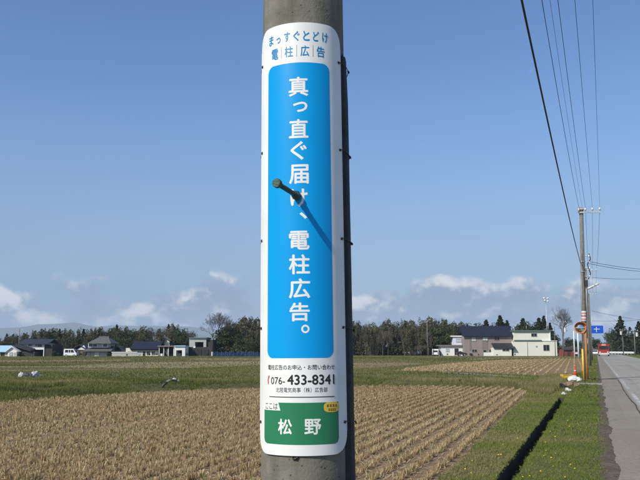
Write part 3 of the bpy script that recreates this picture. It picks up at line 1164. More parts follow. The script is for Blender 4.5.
# raised return along both long edges
for s in (-1, 1):
    bm = bmesh.new()
    u = s * (HALF - 0.0015)
    prism(bm, [(u - 0.0015, SB + 0.07), (u + 0.0015, SB + 0.07), (u + 0.0015, ST - 0.07), (u - 0.0015, ST - 0.07)], -0.003, 0.0035, 'z')
    wrap(bm, BASE)
    obj('edge_rim', bm, M['sign_white'], sign)
# black rubber sheet round the back of the pole
bm = bmesh.new()
sh = []
m = 60
t0, t1_ = TC + R(67) - R(1), TC + R(225)
zt, zb = zpx(47), 0.35
nz_ = 14
r_ = random.Random(2)
for j in range(nz_ + 1):
    z = zb + (zt - zb) * j / nz_
    row = []
    for i in range(m + 1):
        th = t0 + (t1_ - t0) * i / m
        rr = pole_r(z) + 0.002 + 0.010 * min(1, i / 3, (m - i) / 3) + r_.uniform(-0.0008, 0.0008)
        if j == nz_:
            rr -= 0.004
        row.append(bm.verts.new((rr * math.sin(th), -rr * math.cos(th), z + (r_.uniform(-0.006, 0.006) if j in (0, nz_) else 0))))
    sh.append(row)
for A, B in zip(sh, sh[1:]):
    for i in range(m):
        bm.faces.new((A[i], A[i + 1], B[i + 1], B[i]))
obj('backing_sheet', bm, M['rubber'], sign, True)
# tie wires with hooks at the panel edge
for y in (57.5, 146.5, 237, 327.5, 424):
    z = zpx(y)
    bm = bmesh.new()
    pts = []
    e0, e1 = TC + R(67) - R(4), TC + R(360 - 67) + R(4)
    for i in range(49):
        th = e0 + (e1 - e0) * i / 48
        rr = pole_r(z) + (0.0085 if i in (0, 48) else (0.0145 if i < 34 else 0.005))
        dz = -0.012 * math.sin(math.pi * i / 48) + (0.003 if i in (0, 48) else 0)
        pts.append((rr * math.sin(th), -rr * math.cos(th), z + dz))
    tube(bm, pts, 0.0016, 6)
    o = obj('tie_wire', bm, M['wire_dark'], sign, True)
    for e in (e0, e1):
        bm = bmesh.new()
        rr = pole_r(z) + 0.008
        dd = -1 if e == e0 else 1
        tube(bm, [(rr * math.sin(e + dd * k), -rr * math.cos(e + dd * k), z + w_) for k, w_ in ((0.0, -0.004), (0.012, 0.005), (0.03, 0.004), (0.04, -0.003))], 0.0019, 6)
        obj('hook', bm, M['wire_dark'], o, True)
    bm = bmesh.new()
    th = R(84)
    rr = pole_r(z) + 0.0155
    tube(bm, [(rr * math.sin(th) * k, -rr * math.cos(th) * k, z - 0.006 + q) for k, q in ((0.985, 0), (1.0, 0.002), (1.012, 0.0), (1.012, -0.006))], 0.003, 6)
    obj('twist', bm, M['wire_dark'], o, True)
bm = bmesh.new()
zt = SB
tube(bm, [((pole_r(zt) + 0.004) * math.sin(a), -(pole_r(zt) + 0.004) * math.cos(a), zt + dz) for a, dz in ((R(-17), -0.001), (R(-15.5), -0.010), (R(-11.5), -0.011), (R(-9.5), -0.001))], 0.0028, 6)
obj('lower_tab', bm, M['wire_dark'], sign, True)
# foot bolt through the sign
zb_ = zpx(196.5)
b0 = R(-8)
rs = pole_r(zb_)
d = Vector((math.sin(R(-20)), -math.cos(R(-20)), 0.05)).normalized()
p0 = Vector((rs * math.sin(b0), -rs * math.cos(b0), zb_))
bolt = ptube('step_bolt', M['bolt'], pole, [p0 - d * 0.03, p0 + d * 0.175], 0.0082, 16)
ptube('bolt_head', M['bolt'], bolt, [p0 + d * 0.175, p0 + d * 0.177, p0 + d * 0.189, p0 + d * 0.191], [0.0125, 0.0148, 0.0148, 0.0135], 20, False)
ptube('collar', M['bolt'], bolt, [p0 + d * 0.008, p0 + d * 0.010, p0 + d * 0.028, p0 + d * 0.031], [0.013, 0.0155, 0.0155, 0.011], 6, False)
ptube('nut', M['bolt'], bolt, [p0 + d * 0.031, p0 + d * 0.046], 0.011, 6, False)

# ================================================================== FAR POLES AND WIRES
def far_pole(label, X, Y, H, r0=0.145, arm=True, group='concrete utility poles along the road'):
    t = thing('utility_pole', label, 'utility pole', (X, Y, 0), 0, group)
    ptube('shaft', M['pole'], t, [(0, 0, -0.3), (0, 0, H * 0.5), (0, 0, H)], [r0, r0 * 0.86, r0 * 0.7], 16)
    if arm:
        bm = bmesh.new()
        box(bm, -0.16, 1.0, -0.16, -0.09, H - 0.32, H - 0.24)
        obj('crossarm', bm, M['steel'], t)
        for x in (0.22, 0.58, 0.96):
            ins = ptube('insulator', M['porcelain'], t, [(x, -0.125, H - 0.24), (x, -0.125, H - 0.16), (x, -0.125, H - 0.15), (x, -0.125, H - 0.06), (x, -0.125, H - 0.03)], [0.03, 0.03, 0.055, 0.05, 0.02], 10)
        ptube('insulator', M['steel'], t, [(-0.12, -0.125, H - 0.3), (-0.12, -0.125, H + 0.02)], 0.05, 8)
        pbox('top_clamp', M['steel'], t, -0.15, 0.15, -0.15, 0.15, H - 0.12, H - 0.03)
    return t


FP = atw(585.3, 378, 43.3)
FPD = 43.3
tp = far_pole('concrete utility pole with street lamp and orange traffic mirror beside the road', FP.x, FP.y, at(582, 208, FPD)[2])
FLEAN = R(1.1)
tp.rotation_euler = (0, FLEAN, 0)


def fpx(z):
    return FP.x + math.tan(FLEAN) * z


Htop = at(582, 208, FPD)[2]
zc = at(583, 263, FPD)[2]
# low voltage rack and cable fittings
for dz in (0.35, 0.0, -0.3, -0.75):
    ptube('bracket', M['steel'], tp, [(0.1, -0.1, zc + dz), (0.34, -0.12, zc + dz)], 0.025, 6)
    ptube('spool_insulator', M['porcelain'], tp, [(0.34, -0.12, zc + dz - 0.06), (0.34, -0.12, zc + dz), (0.34, -0.12, zc + dz + 0.06)], [0.045, 0.03, 0.045], 8)
ptube('cable_loop', M['cable'], tp, [(0.34, -0.1, zc + 0.5), (0.42, -0.1, zc + 0.2), (0.25, -0.16, zc - 0.1), (0.4, -0.1, zc - 0.6), (0.28, -0.12, zc - 0.9)], 0.03, 6)
ptube('conduit', M['steel'], tp, [(0.16, -0.06, zc - 0.3), (0.16, -0.06, 2.2)], 0.022, 8)
pbox('junction_box', M['plastic_dark'], tp, 0.1, 0.26, -0.22, -0.08, zc - 1.3, zc - 0.95)
for zz_ in (zc + 0.05, zc - 0.5, 3.4, 2.6):
    ptube('strap', M['steel'], tp, [(0, 0, zz_), (0, 0, zz_ + 0.05)], 0.148, 16, False)
zb_ = at(585, 316, FPD)[2]
# red-white reflective band
bm = bmesh.new()
for k in range(3):
    tube(bm, [(0, 0, zb_ - 0.22 + k * 0.16), (0, 0, zb_ - 0.22 + k * 0.16 + 0.09)], 0.142, 20)
obj('red_stripe_band', bm, mat('faded_red_band', (0.55, 0.22, 0.19), 0.5), tp)
ptube('white_band', M['sign_white'], tp, [(0, 0, zb_ - 0.26), (0, 0, zb_ + 0.26)], 0.138, 20, False)

lamp_z = at(590, 289, FPD)[2]
sl = thing('street_lamp', 'white tube street lamp on an arm from the utility pole by the road', 'street lamp', (fpx(lamp_z), FP.y, lamp_z))
ptube('arm', M['steel'], sl, [(0.14, -0.05, -0.06), (0.3, -0.1, 0.0), (0.5, -0.12, 0.06)], 0.022, 8)
bm = bmesh.new()
tube(bm, [(0.22, -0.14, 0.0), (0.28, -0.14, 0.02), (0.76, -0.16, 0.24), (0.82, -0.16, 0.26)], [0.03, 0.055, 0.055, 0.03], 10)
obj('lamp_housing', bm, M['plastic_white'], sl, True)

for k, (Y, H) in enumerate(((82, 9.4), (121, 9.6))):
    px = (590.2, 591.8)[k]
    Pp = None
    D = Y * CY - 0
    Pp = gp(px, HORIZON + 1600 * 0.8 / Y * 1.0)
    far_pole(('second concrete utility pole up the road, just right of the lamp pole', 'third and smallest concrete utility pole up the road')[k], (px - VPX) / FPX * Y * 1.0, Y, H, 0.12)


def wire(name, label, a, b, sag, rad, cat='wire', group=None, n=24, mt='cable'):
    pts = []
    a, b = Vector(a), Vector(b)
    for i in range(n + 1):
        t = i / n
        p = a.lerp(b, t)
        p.z -= sag * 4 * t * (1 - t)
        pts.append(p)
    bm = bmesh.new()
    tube(bm, pts, rad, 6)
    return tag(obj(name, bm, M[mt], None, True), label, cat, group)


near_top = 10.2
wire('overhead_cable', 'thick black cable sweeping down to the middle of the lamp pole', (pb.x + 0.18, pb.y, 6.35), (fpx(zc) - 0.1, FP.y, zc), 0.35, 0.016, 'cable')
xs_near = (-0.12, 0.04, 0.22, 0.58, 0.96)
names_ = ('first and leftmost', 'second', 'third', 'fourth', 'fifth and rightmost')
for i, (xn, xf, hf, rad) in enumerate(((-0.12, -0.12, 0.0, 0.008), (0.05, 0.06, -0.05, 0.004), (0.22, 0.22, -0.04, 0.007), (0.58, 0.58, -0.04, 0.006), (0.96, 0.96, -0.04, 0.005))):
    wire('power_wire', f'{names_[i]} of the five thin power wires running to the crossarm', (pb.x + xn + 0.1, pb.y, near_top), (fpx(Htop) + xf, FP.y - 0.12, Htop + hf), 0.55, rad, 'wire', 'power wires along the road')
    if i != 1:
        wire('power_wire', f'thin power wire beyond the crossarm, {names_[i]} counted on the pole', (fpx(Htop) + xf, FP.y - 0.12, Htop + hf), ((590.2 - VPX) / FPX * 82 + xf, 82, 9.4 + hf), 0.5, 0.008, 'wire', 'power wires along the road')
        wire('power_wire', f'thin far power wire between the second and third poles, {names_[i]}', ((590.2 - VPX) / FPX * 82 + xf, 82, 9.4 + hf), ((591.8 - VPX) / FPX * 121 + xf, 121, 9.6 + hf), 0.5, 0.008, 'wire', 'power wires along the road')
wire('overhead_cable', 'black cable running on from the lamp pole to the next pole', (fpx(zc) + 0.1, FP.y, zc), ((590.2 - VPX) / FPX * 82, 82, 6.3), 0.3, 0.016, 'cable')
for i, (pa_, pb_) in enumerate((((589, 261.5), (660, 270)), ((589, 263.5), (660, 272.5)), ((592, 277.5), (660, 278.2)), ((592, 311), (660, 322)), ((592, 321), (660, 318)))):
    D0 = 43.3 if i < 2 else 60
    wire('service_wire', ('upper', 'lower', 'level middle', 'falling lower', 'lowest')[i] + ' thin service wire crossing the road to the right of the lamp pole', atw(*pa_, D0), atw(*pb_, D0 + 6), 0.1, 0.012 if i < 3 else 0.010, 'wire', 'service wires crossing the road')

# traffic mirror
mp_ = atw(587.4, 378, 42.2)
MS = 0.86
tm = thing('traffic_mirror', 'round convex traffic mirror with orange rim and hood on an orange post', 'traffic mirror', (mp_.x, mp_.y, 0), YAW - R(16))
mz = at(583, 328, 42.2)[2]
ptube('post', M['rust'], tm, [(0, 0, -0.3), (0, 0, mz + 0.25)], 0.062, 12)
mx = -0.24
bm = bmesh.new()
cr = []
for j in range(6):
    rr = 0.30 * MS * j / 5
    cr.append([bm.verts.new((mx + rr * math.cos(a), -0.17 + 0.08 * (rr / 0.3 / MS) ** 2, mz + rr * math.sin(a))) for a in [2 * math.pi * i / 28 for i in range(28)]] if j else [bm.verts.new((mx, -0.17, mz))])
for i in range(28):
    bm.faces.new((cr[0][0], cr[1][i], cr[1][(i + 1) % 28]))
for A, B in zip(cr[1:], cr[2:]):
    for i in range(28):
        bm.faces.new((A[i], B[i], B[(i + 1) % 28], A[(i + 1) % 28]))
obj('mirror_face', bm, M['mirror'], tm, True)
bm = bmesh.new()
tube(bm, [(mx + 0.32 * MS * math.cos(a), -0.09, mz + 0.32 * MS * math.sin(a)) for a in [2 * math.pi * i / 32 for i in range(33)]], 0.03, 8, False)
obj('rim', bm, M['orange'], tm, True)
bm = bmesh.new()
tube(bm, [(mx, -0.06, mz), (mx, -0.02, mz), (mx, 0.0, mz)], [0.33 * MS, 0.30 * MS, 0.1], 28)
obj('back_shell', bm, M['orange'], tm, True)
bm = bmesh.new()
hd = []
for k in range(17):
    a = R(15 + 150 * k / 16)
    hd.append((bm.verts.new((mx + 0.345 * MS * math.cos(a), -0.08, mz + 0.345 * MS * math.sin(a))), bm.verts.new((mx + 0.36 * MS * math.cos(a), -0.27, mz + 0.36 * MS * math.sin(a))),
               bm.verts.new((mx + 0.37 * MS * math.cos(a), -0.27, mz + 0.37 * MS * math.sin(a))), bm.verts.new((mx + 0.36 * MS * math.cos(a), -0.08, mz + 0.36 * MS * math.sin(a)))))
for A, B in zip(hd, hd[1:]):
    for k in range(4):
        bm.faces.new((A[k], A[(k + 1) % 4], B[(k + 1) % 4], B[k]))
bm.faces.new(hd[0])
bm.faces.new(hd[-1][::-1])
obj('hood', bm, M['orange'], tm)
ptube('bracket', M['steel'], tm, [(0, 0, mz), (mx, -0.03, mz)], 0.03, 8)
sg = atw(583.9, 378.3, 42.6)
st_ = thing('stay_wire', 'guy wire with yellow plastic guard at the foot of the lamp pole', 'stay wire', (sg.x, sg.y, 0), 0)
ptube('guard', M['yellow'], st_, [(0, 0, -0.05), (-0.01, 0, at(583.6, 349, 42.6)[2])], 0.05, 10)
ptube('wire', M['steel'], st_, [(-0.01, 0, at(583.6, 349, 42.6)[2]), (0.12, 0.55, zc + 0.6)], 0.012, 6)

# debris by the end of the ditch
c0 = gp(575, 379)
cone = thing('traffic_cone', 'faded red-orange traffic cone behind the white plastic sheet', 'traffic cone', (c0.x, c0.y + 1.2, 0), 0.3)
ptube('body', M['cone'], cone, [(0, 0, 0.03), (0, 0, 0.36), (0, 0, 0.68), (0, 0, 0.7)], [0.135, 0.085, 0.034, 0.03], 18)
bm = bmesh.new()
prism(bm, round_rect(-0.19, 0.19, -0.19, 0.19, 0.05, 4), 0, 0.035, 'z')
obj('base', bm, M['cone'], cone)
ptube('reflective_band', M['sign_white'], cone, [(0, 0, 0.40), (0, 0, 0.5)], [0.0795, 0.062], 18)
c1 = gp(576, 381.5)
t = thing('plastic_sheet', 'crumpled white plastic sheet beside the orange cone', 'plastic sheet', (c1.x, c1.y, 0), 0.4)
lump('folded_sheet', M['plastic_white'], t, (0, 0, 0.08), (0.33, 0.22, 0.17), 5, 3, 0.5)
lump('dark_underside', M['plastic_dark'], t, (0.08, -0.05, 0.03), (0.36, 0.2, 0.06), 6, 2, 0.4)
c2 = gp(566, 378.8)
t = thing('crate', 'yellow plastic crate lying by the end of the ditch', 'crate', (c2.x, c2.y, 0), 0.5)
bm = bmesh.new()
for b in ((-0.25, 0.25, -0.17, -0.15, 0, 0.24), (-0.25, 0.25, 0.15, 0.17, 0, 0.24), (-0.25, -0.23, -0.149, 0.149, 0, 0.24), (0.23, 0.25, -0.149, 0.149, 0, 0.24)):
    box(bm, *b)
obj('side_panel', bm, M['yellow'], t)
pbox('rim', M['yellow'], t, -0.265, 0.265, -0.185, -0.171, 0.2, 0.245)
pbox('base', M['yellow'], t, -0.229, 0.229, -0.149, 0.149, 0.004, 0.02)
lump('grey_contents', M['umb'], t, (0, 0, 0.16), (0.2, 0.12, 0.12), 9, 2, 0.4)
for i, (px, py, s, mm, lb) in enumerate(((570, 386.5, (0.27, 0.2, 0.13), 'cardboard', 'brown sodden cardboard heap beside the ditch end'), (563.5, 388, (0.2, 0.16, 0.1), 'plastic_dark', 'dark rubbish bag left of the cardboard heap'),
                                         (567.5, 391.5, (0.12, 0.1, 0.08), 'plastic_white', 'small white plastic scrap at the ditch end'), (564.5, 394.5, (0.1, 0.07, 0.06), 'plastic_white', 'smallest pale scrap hanging over the ditch end'))):
    c = gp(px, py)
    o = lump(('cardboard', 'rubbish_bag', 'plastic_scrap', 'plastic_scrap')[i], M[mm], None, (0, 0, s[2] * 0.6), s, 40 + i, 3, 0.45)
    o.location = c
    tag(o, lb, ('cardboard', 'bag', 'scrap', 'scrap')[i])

# things left on the grass at the left
c = gp(21.5, 377.5)
t = thing('sack', 'white sack on the grass at far left, the boxier of the two', 'sack', (c.x, c.y, 0), YAW)
bm = bmesh.new()
lump('bag', M['plastic_white'], t, (-0.03, 0, 0.13), (0.17, 0.14, 0.16), 50, 3, 0.18)
lump('knot', M['plastic_white'], t, (-0.05, 0, 0.29), (0.05, 0.05, 0.04), 51, 2, 0.2)
c = gp(27.5, 377.6)
o = lump('rubbish_bag', M['umb'], None, (0, 0, 0.1), (0.24, 0.2, 0.16), 52, 3, 0.35)
o.location = c
tag(o, 'dark grey bag lying between the two white sacks', 'bag')
c = gp(34.2, 377.3)
t = thing('sack', 'crumpled white sack with a trailing corner, right of the dark bag', 'sack', (c.x, c.y, 0), YAW + 0.3)
lump('bag', M['plastic_white'], t, (0, 0, 0.15), (0.21, 0.15, 0.17), 54, 3, 0.45)
ptube('trailing_strip', M['plastic_grey'], t, [(0.14, 0, 0.08), (0.32, 0.02, 0.12), (0.55, 0, 0.12)], [0.04, 0.03, 0.02], 6)
c = gp(161, 391)
t = thing('bent_stake', 'dark bent stake with torn grey plastic sheeting at the field edge', 'stake', (c.x, c.y, 0), YAW)
s_ = 0.046
ptube('stake', M['plastic_dark'], t, [(0, 0, -0.05), (0.02, 0, 0.12), (0.10, 0, 0.24), (0.24, 0, 0.34)], [0.03, 0.04, 0.055, 0.03], 8)
bm = bmesh.new()
r_ = random.Random(3)
A = [[bm.verts.new((-0.08 + 0.78 * i / 12, -0.05 + 0.035 * j + r_.uniform(-0.02, 0.02), 0.33 + 0.035 * math.sin(i * 0.9 + j) + 0.012 * i * (1 if i < 9 else 0.6) + r_.uniform(-0.02, 0.02))) for j in range(4)] for i in range(13)]
for a, b in zip(A, A[1:]):
    for j in range(3):
        bm.faces.new((a[j], a[j + 1], b[j + 1], b[j]))
bmesh.ops.solidify(bm, geom=bm.faces[:], thickness=0.008)
obj('torn_sheet', bm, M['plastic_grey'], t, True)
lump('white_scrap', M['plastic_white'], t, (0.52, 0, 0.46), (0.075, 0.04, 0.035), 55, 2, 0.35)

# dandelions
dl = thing('dandelion', 'yellow dandelion flowering in the verge grass beside the ditch', 'flower', (0, 0, 0), 0, 'dandelions on the verge')
ptube('stem', M['stem'], dl, [(0, 0, 0), (0.005, 0, 0.06)], 0.003, 5)
bm = bmesh.new()
tube(bm, [(0.005, 0, 0.056), (0.005, 0, 0.062), (0.005, 0, 0.072), (0.005, 0, 0.076)], [0.006, 0.021, 0.019, 0.008], 9)
obj('flower_head', bm, M['yellow_flower'], dl, True)
r_ = random.Random(14)
for i in range(26):
    y = r_.choice([r_.uniform(10.3, 13), r_.uniform(11, 22)])
    x = r_.choice([-0.95 + abs(r_.gauss(0, 0.12)), -0.9 + r_.uniform(0, 0.6), -1.35 - abs(r_.gauss(0, 0.3))])
    o = dl if i == 0 else copy_tree(dl)
    o.location = (x, y, 0)
    o.rotation_euler = (r_.uniform(-0.2, 0.2), r_.uniform(-0.2, 0.2), r_.uniform(0, 6))
    s = r_.uniform(0.45, 0.8)
    o.scale = (s, s, s)


# ================================================================== HOUSES
class Site:
    """a building whose front stands D metres ahead; pixel rectangles become boxes of real size"""
    def __init__(self, name, label, cat, px, D, group=None):
        self.D = D
        l, _, _ = at(px, HORIZON, D)
        self.l0 = l
        self.t = thing(name, label, cat, yaw_to_world(l, D, 0), YAW, group)

    def x(self, px, dd=0.0):
        return at(px, 345, self.D + dd)[0] - self.l0

    def z(self, py, dd=0.0):
        return max(0.0, at(320, py, self.D + dd)[2])

    def box(self, name, mt, px0, py0, px1, py1, d0=0.0, d1=6.0, parent=None, ground=False):
        return pbox(name, M[mt], parent or self.t, self.x(px0, d0), self.x(px1, d0), d0, d1, -0.2 if ground else self.z(py1, d0), self.z(py0, d0))

    def window(self, px0, py0, px1, py1, pane='glass', d=0.0, mull=1, fr='frame'):
        x0, x1, z0, z1 = self.x(px0, d), self.x(px1, d), self.z(py1, d), self.z(py0, d)
        f = 0.07
        bm = bmesh.new()
        box(bm, x0 - f, x1 + f, d - 0.07, d + 0.05, z1, z1 + f)
        box(bm, x0 - f, x1 + f, d - 0.10, d + 0.05, z0 - f, z0)
        box(bm, x0 - f, x0, d - 0.07, d + 0.05, z0, z1)
        box(bm, x1, x1 + f, d - 0.07, d + 0.05, z0, z1)
        for k in range(mull):
            m = x0 + (x1 - x0) * (k + 1) / (mull + 1)
            box(bm, m - f / 2, m + f / 2, d - 0.06, d + 0.05, z0, z1)
        w = obj('window', bm, M[fr], self.t)
        n = mull + 1
        for k in range(n):
            a, b = x0 + (x1 - x0) * k / n, x0 + (x1 - x0) * (k + 1) / n
            e = f / 2
            pbox('pane', M[pane], w, a + (e if k else 0), b - (e if k < n - 1 else 0), d - 0.03, d + 0.02, z0, z1)
        return w

    def gable(self, name, mt, px0, px1, py_eave, py_ridge, d0, d1, over=0.35, along='x', thick=0.18):
        """roof with its ridge along x (slope towards us) or along depth (gable end towards us)"""
        x0, x1, ze, zr = self.x(px0), self.x(px1), self.z(py_eave), self.z(py_ridge)
        bm = bmesh.new()
        if along == 'x':
            a, b = d0 - over, d1 + over
            m = (a + b) / 2
            prism(bm, [(a, ze - thick), (m, zr - thick), (b, ze - thick), (b, ze), (m, zr), (a, ze)], x0, x1, 'x')
        else:
            m = (x0 + x1) / 2
            prism(bm, [(x0, ze - thick), (m, zr - thick), (x1, ze - thick), (x1, ze), (m, zr), (x0, ze)], d0 - over, d1 + over, 'y')
        return obj(name, bm, M[mt], self.t)

    def hip(self, name, mt, px0, px1, py_eave, py_ridge, d0, d1, frac=0.35, over=0.5):
        x0, x1, ze, zr = self.x(px0), self.x(px1), self.z(py_eave), self.z(py_ridge)
        a, b = d0 - over, d1 + over
        m = (a + b) / 2
        w = (x1 - x0) * frac
        bm = bmesh.new()
        lo = [bm.verts.new(p) for p in ((x0, a, ze - 0.15), (x1, a, ze - 0.15), (x1, b, ze - 0.15), (x0, b, ze - 0.15))]
        e = [bm.verts.new(p) for p in ((x0, a, ze), (x1, a, ze), (x1, b, ze), (x0, b, ze))]
        r0, r1 = bm.verts.new((x0 + w, m, zr)), bm.verts.new((x1 - w, m, zr))
        bm.faces.new(lo[::-1])
        for i in range(4):
            bm.faces.new((lo[i], lo[(i + 1) % 4], e[(i + 1) % 4], e[i]))
        bm.faces.new((e[0], e[1], r1, r0))
        bm.faces.new((e[1], e[2], r1))
        bm.faces.new((e[2], e[3], r0, r1))
        bm.faces.new((e[3], e[0], r0))
        o = obj(name, bm, M[mt], self.t)
        bm = bmesh.new()
        box(bm, x0 + w - 0.1, x1 - w + 0.1, m - 0.15, m + 0.15, zr - 0.06, zr + 0.22)
        obj('ridge_cap', bm, M[mt], o)
        return o


DH = 205
# --- white house left of the pink one
s = Site('white_house', 'small white house with low annex left of the pinkish house', 'house', 453, DH + 3)
s.box('annex_wall', 'white', 441, 346, 464.6, 356, 0, 5, ground=True)
s.box('annex_roof', 'brownpanel', 438.8, 344.9, 466.0, 346, -0.5, 5.3)
s.box('upper_wall', 'bluewhite', 453, 336.8, 464.4, 344.9, 1.2, 5)
s.box('roof', 'white', 451.2, 335.6, 465.5, 336.8, 0.9, 5.4)
s.window(454.5, 348.5, 458.2, 355, 'glass', 0, 0)
s.window(446, 349, 449, 351.5, 'curtain', 0, 1)
s.window(456.5, 339, 461, 342, 'curtain', 1.2, 1)
s.box('entrance_step', 'greywall', 453.8, 355.3, 459, 356, -0.8, -0.11, ground=True)
# --- pinkish house
s = Site('pink_house', 'two-storey pinkish house with a big navy roof', 'house', 489, DH)
s.box('wall', 'pink', 464.5, 335.4, 512.3, 356, 0, 8, ground=True)
s.gable('roof', 'navyroof', 462.5, 513.8, 335.8, 325.6, 0, 8, 0.6)
for a, b in ((469.6, 471.2), (482.3, 487.8)):
    s.box('wall_panel', 'brownpanel', a, 337, b, 350.2, -0.06, 0.02)
s.window(471.8, 337.4, 475.8, 341, 'curtain', 0, 1)
s.window(483, 337.2, 487.6, 340.4, 'curtain', -0.07, 1)
s.window(494.6, 336.8, 499.5, 340, 'glass', 0, 1)
s.window(472, 349.6, 476.6, 352, 'glass', 0, 1)
s.window(483.2, 350, 486, 352.3, 'glass', 0, 0)
s.window(489, 349.6, 491.4, 352.2, 'glass', 0, 0)
s.box('annex_wall', 'cream', 493, 347.8, 511.4, 356, -2.6, -0.01, ground=True)
s.gable('annex_roof', 'tile', 491.2, 512.6, 347.9, 343, -2.6, 2.4, 0.3)
s.window(502.5, 349.2, 505.3, 350.8, 'glass', -2.6, 0)
s.window(506, 349.2, 508.8, 350.8, 'glass', -2.6, 0)
s.box('low_screen', 'white', 483.5, 352.5, 492.5, 356, -2.2, -2.05, ground=True)
s.box('meter_box', 'plastic_dark', 469.6, 353.2, 471.8, 354.8, -0.35, -0.01)
# --- cream building
s = Site('cream_building', 'cream flat-roofed workshop in two blocks right of the pinkish house', 'building', 535, DH - 2)
s.box('lower_wall', 'cream', 513.4, 341.2, 557, 356.4, 0, 9, ground=True)
s.box('upper_wall', 'cream', 514.4, 331.4, 551.3, 341.2, 0.6, 8)
s.box('roof', 'greenroof', 513.6, 330.2, 552, 331.4, 0.2, 8.4)
s.box('parapet_cap', 'white', 513.0, 340.5, 557.4, 341.2, -0.12, 0.45)
s.box('ledge_roof', 'greenroof', 514.4, 339.9, 542, 340.5, -0.3, 0.55)
s.window(531.8, 333.6, 537, 336.3, 'glass', 0.6, 1)
s.window(543.4, 345, 549, 350.4, 'glass', 0, 1)
s.box('downpipe', 'white', 550.2, 331.4, 550.7, 341.2, 0.4, 0.59)
s.box('downpipe', 'greywall', 527, 341.2, 527.4, 356, -0.12, -0.01)
s.box('vent', 'greywall', 535.8, 345.6, 537, 346.8, -0.15, -0.01)
for px, pt, dd in ((527, 325.5, 3), (549, 324, 4)):
    ptube('antenna_mast', M['steel'], s.t, [(s.x(px, dd), dd, s.z(331.4, dd)), (s.x(px, dd), dd, s.z(pt, dd))], 0.04, 6)

# --- left group
s = Site('blue_roof_shed', 'shed with pale blue sheet roof at the left edge of the picture', 'shed', 1, 196)
s.box('wall', 'greywall', -14, 351, 8.5, 357, 0, 6, ground=True)
s.gable('roof', 'blueroof', -15, 9.8, 351.4, 345.4, 0, 6, 0.5)
s.box('door', 'darkwall', 1, 352.5, 5, 357, -0.06, 0.01, ground=True)
s = Site('white_gable_house', 'little white gabled house beside the pale blue roof', 'house', 12.5, 190)
bm = bmesh.new()
x0, x1, ze, zr = s.x(8.2), s.x(17), s.z(350.8), s.z(347.4)
prism(bm, [(x0, -0.2), (x1, -0.2), (x1, ze), ((x0 + x1) / 2, zr), (x0, ze)], 0, 7, 'y')
obj('wall', bm, M['white'], s.t)
s.gable('roof', 'white', 6.0, 19, 351.4, 346.6, 0, 7, 0.35, 'y', 0.15)
s.window(10.3, 352.6, 13, 355.4, 'curtain', 0, 1)
s.box('door', 'greywall', 14.3, 352.4, 16.2, 357, -0.05, 0.01, ground=True)

s = Site('carport_house', 'white house with dark roof and open ground-floor carport at left', 'house', 34, 194)
s.box('upper_wall', 'white', 24, 343.2, 44.4, 349.6, 0, 8)
s.gable('roof', 'tile', 18.5, 48.8, 343.7, 338.8, 0, 8, 0.6)
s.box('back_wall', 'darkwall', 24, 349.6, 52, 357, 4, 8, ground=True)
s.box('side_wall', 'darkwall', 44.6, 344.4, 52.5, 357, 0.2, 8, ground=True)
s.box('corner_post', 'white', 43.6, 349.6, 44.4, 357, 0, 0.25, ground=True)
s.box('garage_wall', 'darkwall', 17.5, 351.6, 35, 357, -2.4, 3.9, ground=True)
s.window(28.6, 343.9, 31.8, 345.8, 'glass', 0, 1)
s.window(38, 343.7, 41.6, 346.6, 'glass', 0, 1)
s.window(35.8, 344, 36.8, 346, 'glass', 0, 0)
bm = bmesh.new()
for (a, b, c, d_) in (((15.8, 345.8), (35, 351.4), 0.14, 'tile'),):
    x0, z0, x1, z1 = s.x(a[0]), s.z(a[1]), s.x(b[0]), s.z(b[1])
    prism(bm, [(x0, z0), (x1, z1), (x1, z1 + 0.75), (x0 + 1.2, z0 + 0.25)], -2.9, 3.9, 'y')
obj('lean_to_roof', bm, M['tile'], s.t)
bm = bmesh.new()
x0, z0, x1, z1 = s.x(16.6), s.z(347), s.x(24.5), s.z(350.8)
prism(bm, [(x0, s.z(351.4)), (x1, s.z(351.4)), (x1 - 0.3, z1 + 0.25), (x0 + 0.2, z0)], -2.55, -2.42, 'y')
obj('white_gable_board', bm, M['white'], s.t)
s.box('white_bin', 'white', 36.2, 353.2, 38.4, 356.6, 0.5, 1.2, ground=True)

s = Site('tiled_house', 'traditional two-storey house with grey tiled hip roofs and cream door', 'house', 97, 192)
s.box('lower_wall', 'greywall', 87, 350.6, 107.5, 357, 0, 9, ground=True)
s.hip('lower_roof', 'oldtile', 84, 112.5, 350.8, 346.8, 0, 9, 0.12, 0.9)
s.box('upper_wall', 'white', 88.2, 342.6, 108, 347.6, 1.6, 8)
s.hip('roof', 'oldtile', 86.4, 110, 343, 336.8, 1.6, 8, 0.3, 0.9)
for a in (88.6, 93, 98, 103.2):
    s.window(a + 0.4, 344.3, a + 3.6, 346.5, 'glass' if a != 98 else 'curtain', 1.6, 1)
s.box('door', 'cream', 95, 352, 99.2, 356.9, -0.08, 0.01)
for a in (87.6, 91.2, 100.6, 103.6):
    s.window(a + 0.2, 352.2, a + 2.6, 355.4, 'curtain', 0, 1)
s.box('porch_post', 'darkwall', 111.4, 351, 112, 357, -0.4, -0.1, ground=True)
s.box('porch_wall', 'darkwall', 107.6, 351, 112.2, 357, 0.5, 6, ground=True)
s = Site('tiled_annex', 'dark tiled storehouse with a white gable left of the traditional house', 'house', 79, 199)
s.box('wall', 'darkwall', 73, 350, 86, 357, 0, 6, ground=True)
bm = bmesh.new()
x0, x1, ze, zr = s.x(76.6), s.x(86.6), s.z(349.8), s.z(345.2)
prism(bm, [(x0, ze), (x1, ze), ((x0 + x1) / 2 + 0.6, zr)], -0.05, 0.1, 'y')
obj('white_gable', bm, M['white'], s.t)
s.gable('roof', 'tile', 71.4, 88, 349.6, 344.4, 0, 6, 0.5, 'y', 0.2)
